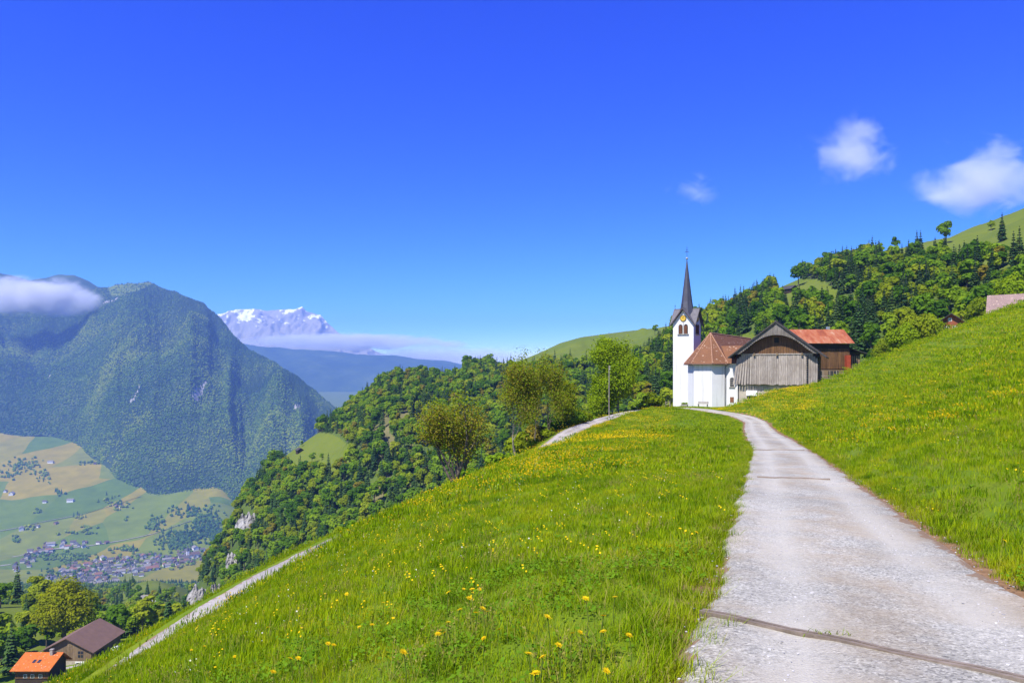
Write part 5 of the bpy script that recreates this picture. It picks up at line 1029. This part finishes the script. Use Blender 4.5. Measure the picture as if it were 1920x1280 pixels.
def meadow_points(n, r0, r1, rg, azr=(-60, 61), mg=0.0):
    r = np.sqrt(rg.uniform(r0 * r0, r1 * r1, n)); a = np.radians(rg.uniform(*azr, n)); x, y = r * np.sin(a), r * np.cos(a)
    dr, _ = near_line(x, y, ROAD); dp, _ = near_line(x, y, PATH)
    jit = .12 * fbm(x * 1.1, y * 1.1, 2); k = (dr > 1.62 + jit + mg) & (dp > 1.5 + jit + mg) & ~((x > 27) & (x < 62) & (y > 131 + (x - 30) * -.25) & (y < 165)); x, y = x[k], y[k]; return x, y, H(x, y)
rg = np.random.default_rng(99)
def grass_ring(name, r0, r1, dens, protos, smin, smax, label, wt=None, mg=.0):
    area = math.radians(121) / 2 * (r1 * r1 - r0 * r0); x, y, z = meadow_points(int(area * dens), r0, r1, rg, mg=mg); n = len(x)
    px, py = proj(x, y, z); k = (px > -700) & (px < 3000) & (py < 2000); x, y, z = x[k], y[k], z[k]; n = len(x)
    tall = 1 + .55 * np.clip(fbm(x * .45 + 3, y * .45, 3), -.3, .9); s = rg.uniform(smin, smax, n)
    p = None if wt is None else np.array(wt) / sum(wt); idx = rg.choice(len(protos), n, p=p)
    return scatter(name, np.c_[x, y, z], rg.random(n) * 6.28, np.c_[s, s, s * tall], idx, protos, label, 'grass', rg.normal(size=(n, 2)) * .08), n
GA = [blade_patch(200 + k, 48, .15, .045, .125, .0045, .95, .10) for k in range(4)] + [weed_patch(220), weed_patch(221), blade_patch(230, 60, .13, .09, .21, .0055, 1.1, .08)]
GB = [blade_patch(240 + k, 90, .32, .05, .125, .009, .55, .06) for k in range(4)] + [blade_patch(250, 80, .26, .09, .18, .010, .75, .05)]
GC = [blade_patch(260 + k, 100, .80, .07, .18, .026, .55, .06) for k in range(4)]
GD = [blade_patch(270 + k, 120, 1.9, .08, .20, .06, .55, .06) for k in range(4)]
gn = [grass_ring('near_grass', 1.6, 10, 62, GA, .8, 1.25, 'long fresh grass in the near meadow', [4, 4, 4, 4, 1.2, 1.2, 1.6])[1], grass_ring('middle_grass', 9.5, 30, 15, GB, .8, 1.25, 'grass on the middle of the meadow slope', [3, 3, 3, 3, 1.6], .12)[1],
      grass_ring('upper_grass', 29, 68, 3.2, GC, .8, 1.3, 'grass on the upper meadow slopes', mg=.6)[1], grass_ring('far_grass', 66, 150, .75, GD, .8, 1.3, 'grass on the far meadow around the church', mg=1.5)[1]]
# ragged tufts along both road edges
i = rg.integers(0, int(len(ROAD) * .45), 5200); L = ROAD[i]; d = np.gradient(ROAD[:, :2], axis=0)[i]; d = unit(d); nr_ = np.c_[d[:, 1], -d[:, 0]]; sd = rg.choice([-1, 1], len(i)); off = np.where(sd > 0, 1.68, 1.50) + np.abs(rg.normal(size=len(i))) * .16 + .16 * fbm(L[:, 1] * .8, sd * 3.0, 2); q = L[:, :2] + nr_ * (sd * off)[:, None] + rg.normal(size=(len(i), 2)) * .12
scatter('verge_grass', np.c_[q, H(q[:, 0], q[:, 1]) + .02], rg.random(len(i)) * 6.28, rg.uniform(.55, 1.15, len(i)), rg.choice([0, 1, 2, 6], len(i)), GA, 'ragged grass tufts along the road edges', 'grass')
ev = []
for LN, hw, m in ((ROAD[int(len(ROAD) * .36):], 1.6, 5200), (PATH[:int(len(PATH) * .86)], 1.45, 6500)):
    i = rg.integers(0, len(LN), m); d = unit(np.gradient(LN[:, :2], axis=0)[i]); ev.append(LN[i, :2] + np.c_[d[:, 1], -d[:, 0]] * (rg.choice([-1, 1], m) * (hw + .3 + rg.random(m) * 2.2))[:, None])
ev = np.vstack(ev); kk = (near_line(ev[:, 0], ev[:, 1], ROAD)[0] > 1.8) & (near_line(ev[:, 0], ev[:, 1], PATH)[0] > 1.55); ev = ev[kk]; n = len(ev)
scatter('edge_grass', np.c_[ev, H(ev[:, 0], ev[:, 1])], rg.random(n) * 6.28, rg.uniform(.8, 1.4, n), rg.integers(0, 4, n), GB, 'short grass beside the far road and the footpath', 'grass')
# tuft growing out of the near channel
c = A_ + (B_ - A_) * .47; tf = tag(obj('grass_tuft', blade_patch(300, 40, .10, .04, .10, .005, .9, .5)), 'small yellowish grass tuft growing beside the near drainage channel', 'grass tuft'); tf.location = (c[0], c[1] + .1, near_line([c[0]], [c[1]], ROAD)[1][0] + .03); tf.scale = (1.9, .6, .8)

# dry seed heads and broad weeds in the near meadow
def seed_patch(seed, n=16, rad=.22):
    rg = np.random.default_rng(seed); V = []; Fq = []
    for k in range(n):
        b = np.r_[rg.normal(size=2) * rad * .6, -.02]; h = rg.uniform(.14, .30); d = unit(np.r_[rg.normal(size=2) * .35, 1.0]); t = b + d * h; s = np.array([.0016, .0008, 0]); i = len(V); V += [b - s, b + s, t + s * .7, t - s * .7]; Fq.append((i, i + 1, i + 2, i + 3))
        for q in range(5):
            p = t - d * q * .012 + rg.normal(size=3) * .007; u = unit(rg.normal(size=3)) * .008; w_ = unit(rg.normal(size=3)) * .005; i = len(V); V += [p - u - w_, p + u - w_, p + u + w_, p - u + w_]; Fq.append((i, i + 1, i + 2, i + 3))
    return mesh_np('seed_patch', np.array(V), np.array(Fq), [M_straw])
def rosette(seed, n=11):
    rg = np.random.default_rng(seed); V = []; Fq = []
    for k in range(n):
        a = k * 2.4 + rg.uniform(-.3, .3); L = rg.uniform(.07, .16); e = rg.uniform(.25, .9); d = np.array([math.cos(a) * math.cos(e), math.sin(a) * math.cos(e), math.sin(e)]); s = np.array([-math.sin(a), math.cos(a), 0]); m_ = d * L * .55; t = d * L - np.array([0, 0, L * .18]); i = len(V); V += [-s * .006, s * .006, m_ + s * .022, m_ - s * .022, t + s * .006, t - s * .006]; Fq += [(i, i + 1, i + 2, i + 3), (i + 3, i + 2, i + 4, i + 5)]
    return mesh_np('weed_rosette', np.array(V), np.array(Fq), [M_weed])
SP = [seed_patch(500), seed_patch(501), seed_patch(502), rosette(510), rosette(511)]
x, y, z = meadow_points(9000, 2.5, 26, rg); nz = fbm(x * .8 + 30, y * .8, 3); k = (rg.random(len(x)) < np.where(nz > .22, .45, .06)); x, y, z = x[k], y[k], z[k]; n = len(x)
scatter('seed_heads_and_weeds', np.c_[x, y, z], rg.random(n) * 6.28, rg.uniform(.7, 1.3, n), rg.choice(5, n, p=[.16, .16, .13, .28, .27]), SP, 'dry seed heads and broad-leaved weeds among the near grass', 'weeds')
# loose stones on the near road
def stone(seed):
    bm = bmesh.new(); bmesh.ops.create_icosphere(bm, subdivisions=1, radius=1); r_ = np.random.default_rng(seed)
    for v in bm.verts: v.co *= r_.uniform(.7, 1.15); v.co.z *= .55
    me = bpy.data.meshes.new('pebble'); bm.to_mesh(me); bm.free(); me.materials.append(M_pebble); return me
M_pebble = foliage('pebble', [(0.1, (0.20, 0.195, 0.19)), (0.5, (0.40, 0.39, 0.38)), (0.9, (0.58, 0.57, 0.56))], 0.0)
ST = [stone(k) for k in range(4)]; n = 13000; i = rg.integers(0, int(len(ROAD) * .34), n); L = ROAD[i]; d = unit(np.gradient(ROAD[:, :2], axis=0)[i]); u = rg.uniform(-1, 1, n); u = np.sign(u) * np.abs(u) ** .8; q = L[:, :2] + np.c_[d[:, 1], -d[:, 0]] * (u * 1.55)[:, None] + rg.normal(size=(n, 2)) * .3
_, zl = near_line(q[:, 0], q[:, 1], ROAD); k = near_line(q[:, 0], q[:, 1], ROAD)[0] < 1.6; q, zl, u = q[k], zl[k], u[k]; n = len(q); uu = near_line(q[:, 0], q[:, 1], ROAD)[0] / 1.55
scatter('loose_gravel', np.c_[q, zl + .025 * (1 - uu ** 2) - .012], rg.random(n) * 6.28, rg.lognormal(math.log(.0065), .45, n).clip(.003, .028), rg.integers(0, 4, n), ST, 'loose pale pebbles scattered on the near road', 'gravel')

# ------------------------------------------------------------------ flowers
M_yellow = foliage('yellow_petals', [(0.1, (0.62, 0.42, 0.008)), (0.9, (0.75, 0.55, 0.015))], 0.25)
M_gold_f = foliage('golden_petals', [(0.1, (0.46, 0.29, 0.006)), (0.9, (0.56, 0.40, 0.010))], 0.25)
M_purple = foliage('violet_petals', [(0.1, (0.22, 0.10, 0.45)), (0.9, (0.30, 0.16, 0.55))], 0.25)
M_cream = foliage('cream_petals', [(0.1, (0.60, 0.58, 0.40)), (0.9, (0.72, 0.70, 0.55))], 0.25)
M_stem = foliage('flower_stem', [(0.1, (0.10, 0.16, 0.02)), (0.9, (0.14, 0.18, 0.03))], 0.1)
def head(seed, r=.022, n=46):
    rg = np.random.default_rng(seed); V = []; Fq = []
    for k in range(n):
        a = k * 2.399; u = (k + .5) / n; L = r * (.35 + .75 * u) * rg.uniform(.85, 1.1); el = 1.25 - 1.15 * u; d = np.array([math.cos(a) * math.cos(el), math.sin(a) * math.cos(el), math.sin(el) * .55]); s = np.array([-math.sin(a), math.cos(a), 0]) * r * .11; i = len(V); V += [s * .4, -s * .4, d * L - s, d * L + s]; Fq.append((i, i + 1, i + 2, i + 3))
    return mesh_np('petals', np.array(V), np.array(Fq), [M_yellow])
HD = [head(k) for k in range(3)]
def stem_mesh(h):
    mb = MB(); mb.tube([(0, 0, -.05), (.01, 0, h * .5), (0, .01, h)], [.0035, .003, .003], 5, cap=False); return mb.build(None, M_stem)
SM = stem_mesh(.22)
dl = [(895, 1155), (907, 1148), (916, 1152), (905, 1202), (935, 1185), (1073, 1193), (1048, 1218), (995, 1235), (1014, 1240), (1130, 1163), (1128, 1192), (1152, 1125), (1245, 1070), (1255, 1028), (1284, 1003), (1308, 1002), (825, 1187), (840, 1172), (818, 1195), (832, 1192), (880, 1128), (884, 1110), (838, 1116), (1140, 1268), (1000, 1272), (1090, 1192), (1182, 1198), (560, 1240), (385, 1215), (548, 1240), (700, 1176), (615, 1213), (628, 1214), (860, 1147), (320, 1250), (360, 1222), (515, 1265), (720, 1133), (650, 1118), (870, 1108), (900, 1110), (672, 1180), (500, 1180), (440, 1235), (760, 1230), (1100, 1130), (1030, 1165)]
special = {(1245, 1070): 'yellow dandelion on a tall stalk nearest the left road edge', (1152, 1125): 'single yellow dandelion standing alone in deep green grass', (995, 1235): 'large yellow dandelion, left of a touching pair at the bottom', (1014, 1240): 'large yellow dandelion, right of a touching pair at the bottom'}
def dandelion(px, py, label, group, s=1.0):
    y = _hy; x = (px - CX) / F * y; g = H(x, y) + .20 * s; zr = CZ - (py - HZ) / F * y; k = int(np.argmax(g >= zr)); x, y = float(x[k]), float(y[k]); zb = h1(x, y)
    t = thing('dandelion', label, 'flower', (x, y, zb), random.random() * 6, group); t.scale = (s, s, s)
    hd = obj('flower_head', random.choice(HD), t); hd.location = (0, .01, .22); hd.rotation_euler = (random.uniform(.1, .55), random.uniform(-.3, .3), 0); obj('stem', SM, t); return t
for p in dl: dandelion(*p, special.get(p, 'yellow dandelion in the grass left of the road, %s from the left' % ordinal(1 + sum(q < p for q in dl))), 'dandelions in the near meadow', random.uniform(1.05, 1.5))
dandelion(1700, 923, 'yellow dandelion on the right verge beside the road', 'dandelions on the right bank', 1.5); dandelion(1910, 872, 'yellow dandelion high on the right bank at the picture edge', 'dandelions on the right bank', 1.2); dandelion(1886, 1018, 'yellow dandelion low on the right bank near the picture edge', 'dandelions on the right bank', 1.3)
vi = dandelion(660, 1243, 'single small violet flower in the grass at the bottom', 'violet flowers', .9); vi.name = 'violet_flower'
vh = HD[0].copy(); vh.materials.clear(); vh.materials.append(M_purple); [setattr(c, 'data', vh) for c in vi.children if c.name.startswith('flower_head')]
# carpets of buttercups and small pale flowers
def flower_patch(seed, n, rad, size, m, h0=.16, h1_=.30):
    rg = np.random.default_rng(seed); p = np.c_[rg.normal(size=(n, 2)) * rad * .55, rg.uniform(h0, h1_, n)]; V, Fq = quads(p, unit(rg.normal(size=(n, 3)) * .45 + np.array([-.2, -.5, .8])), rg.uniform(.7, 1.3, n) * size, rg); return mesh_np('flower_patch', V, Fq, [m])
FP = [flower_patch(400, 16, .6, .048, M_gold_f), flower_patch(401, 16, .8, .062, M_gold_f), flower_patch(402, 14, .8, .060, M_yellow), flower_patch(403, 9, .5, .035, M_cream), flower_patch(404, 4, .35, .026, M_yellow), flower_patch(405, 4, .35, .018, M_cream)]
x, y, z = meadow_points(90000, 8, 150, rg); px, py = proj(x, y, z); dd = np.hypot(x, y); nz = fbm(x * .12, y * .12, 3)
left = (px < 1260) & (dd > 26); e1 = np.exp(-((px - 1020) / 190) ** 2 - ((py - (905 - (px - 870) * .33)) / 62) ** 2); w1 = left * (e1 * .62 + .10) * (nz > -.22)
w2 = ((px > 1300) & (px < 1540) & (y > 84) & (py < 790)) * .95 * (x > 34) * (nz > -.35)
w3 = (px > 1480) * np.exp(-((py - (790 - (px - 1700) * .22)) / 34) ** 2) * .55 * sst(1480, 1760, px) * (nz > -.1) + (px > 1450) * .07
w4 = (px < 1350) * (dd <= 30) * .22
ww = np.clip(w1 + w2 + w3 + w4, 0, 1); k = rg.random(len(x)) < ww; x, y, z, dd, px = x[k], y[k], z[k], dd[k], px[k]; n = len(x)
idx = np.where(dd < 30, rg.choice([4, 4, 4, 5], n), np.where(dd < 55, rg.choice([0, 4, 0, 5], n), np.where(dd < 70, rg.choice([0, 0, 1, 2], n), rg.choice([1, 1, 2], n)))); scatter('flower_carpet', np.c_[x, y, z], rg.random(n) * .4, rg.uniform(.8, 1.2, n), idx, FP, 'carpet of tiny yellow buttercups across the meadow', 'flowers')

# ------------------------------------------------------------------ clouds and haze
def cloud_mat(name, dens, nscale, amp, edge, seed, flat=(1, 1, 1)):
    m, t, o = nodes(name); fade = None; tc = N(t, 'TexCoord').outputs['Object']; ln = N(t, 'VectorMath', operation='LENGTH'); t.links.new(tc, ln.inputs[0])
    mp = N(t, 'Mapping'); mp.inputs['Scale'].default_value = flat; mp.inputs['Location'].default_value = (seed, seed * .7, 0); t.links.new(tc, mp.inputs[0]); nz = noise(t, nscale, 6, mp.outputs[0], .62, .5)
    a = N(t, 'Math', operation='MULTIPLY_ADD'); t.links.new(nz, a.inputs[0]); a.inputs[1].default_value = amp; a.inputs[2].default_value = edge - amp * .5
    b = N(t, 'Math', operation='SUBTRACT'); t.links.new(a.outputs[0], b.inputs[0]); t.links.new(ln.outputs['Value'], b.inputs[1]); c = N(t, 'Math', operation='MULTIPLY', use_clamp=False); t.links.new(b.outputs[0], c.inputs[0]); c.inputs[1].default_value = dens
    d0 = N(t, 'Math', operation='MAXIMUM'); t.links.new(c.outputs[0], d0.inputs[0]); d0.inputs[1].default_value = 0.0; fe = N(t, 'MapRange', clamp=True); t.links.new(ln.outputs['Value'], fe.inputs[0]); fe.inputs[1].default_value = 1.0; fe.inputs[2].default_value = .7; d = N(t, 'Math', operation='MULTIPLY'); t.links.new(d0.outputs[0], d.inputs[0]); t.links.new(fe.outputs[0], d.inputs[1])
    pv = N(t, 'VolumePrincipled'); pv.inputs['Color'].default_value = (.96, .97, 1.0, 1); pv.inputs['Anisotropy'].default_value = -.25; t.links.new(d.outputs[0], pv.inputs['Density']); t.links.new(pv.outputs[0], o.inputs['Volume']); return m
def cloud(px, py, d, w_px, h_px, label, dens, name='cloud', nscale=2.2, amp=2.6, edge=.60, seed=1.0, depth=.5, flat=(1, 1, 1)):
    s = d / F; bm = bmesh.new(); bmesh.ops.create_icosphere(bm, subdivisions=3, radius=1.02); me = bpy.data.meshes.new(name); bm.to_mesh(me); bm.free(); me.materials.append(cloud_mat(name + '_vapour', dens, nscale, amp, edge, seed, flat))
    o = tag(obj(name, me), label, 'cloud', kind=None); o.location = P(px, py, d); o.scale = (w_px / 2 * s, w_px / 2 * s * depth, h_px / 2 * s); return o
cloud(1598, 282, 8000, 220, 170, 'wispy white cloud above the wooded hill, middle of three', .0085, seed=2.3, nscale=1.5)
cloud(1850, 332, 8000, 340, 210, 'largest soft white cloud at the right edge of the sky', .0085, seed=5.1, nscale=1.6)
cloud(1300, 357, 8000, 120, 84, 'smallest faint cloud right of the spire', .0050, seed=8.2, nscale=1.3)
cloud(60, 556, 4300, 300, 92, 'bank of white mist clinging to the mountain top left', .07, 'mist_bank', 2.0, 1.8, .80, 3.3, .5, (1, 1, .5))
cloud(640, 641, 9300, 470, 44, 'long band of white mist below the snow mountain', .034, 'mist_bank', 3.0, 1.6, .80, 6.4, .25, (2, 1, .6))
cloud(840, 645, 9400, 130, 22, 'small pale mist streak right of the long mist band', .024, 'mist_bank', 2.5, 1.6, .7, 9.1, .3, (1.6, 1, .6))

cloud(820, 672, 9500, 620, 62, 'broad thin veil of mist above the far foothills', .010, 'mist_bank', 2.0, 1.2, .75, 12.4, .2, (1.6, 1, .6))

mb = MB(); mb.box(-10000, 13000, -900, 14500, -720, 1045); m, t, o = nodes('haze'); pv = N(t, 'VolumePrincipled'); pv.inputs['Color'].default_value = (0.23, 0.43, 1.0, 1); pv.inputs['Density'].default_value = HAZE; pv.inputs['Anisotropy'].default_value = 0.0; t.links.new(pv.outputs[0], o.inputs['Volume'])
hz = mb.build('haze', m); tag(hz, 'blue summer haze in the valley air', 'haze', kind='stuff'); hz.display_type = 'WIRE'
print('grass', gn, 'houses', len(spots), 'objects', len(bpy.data.objects))
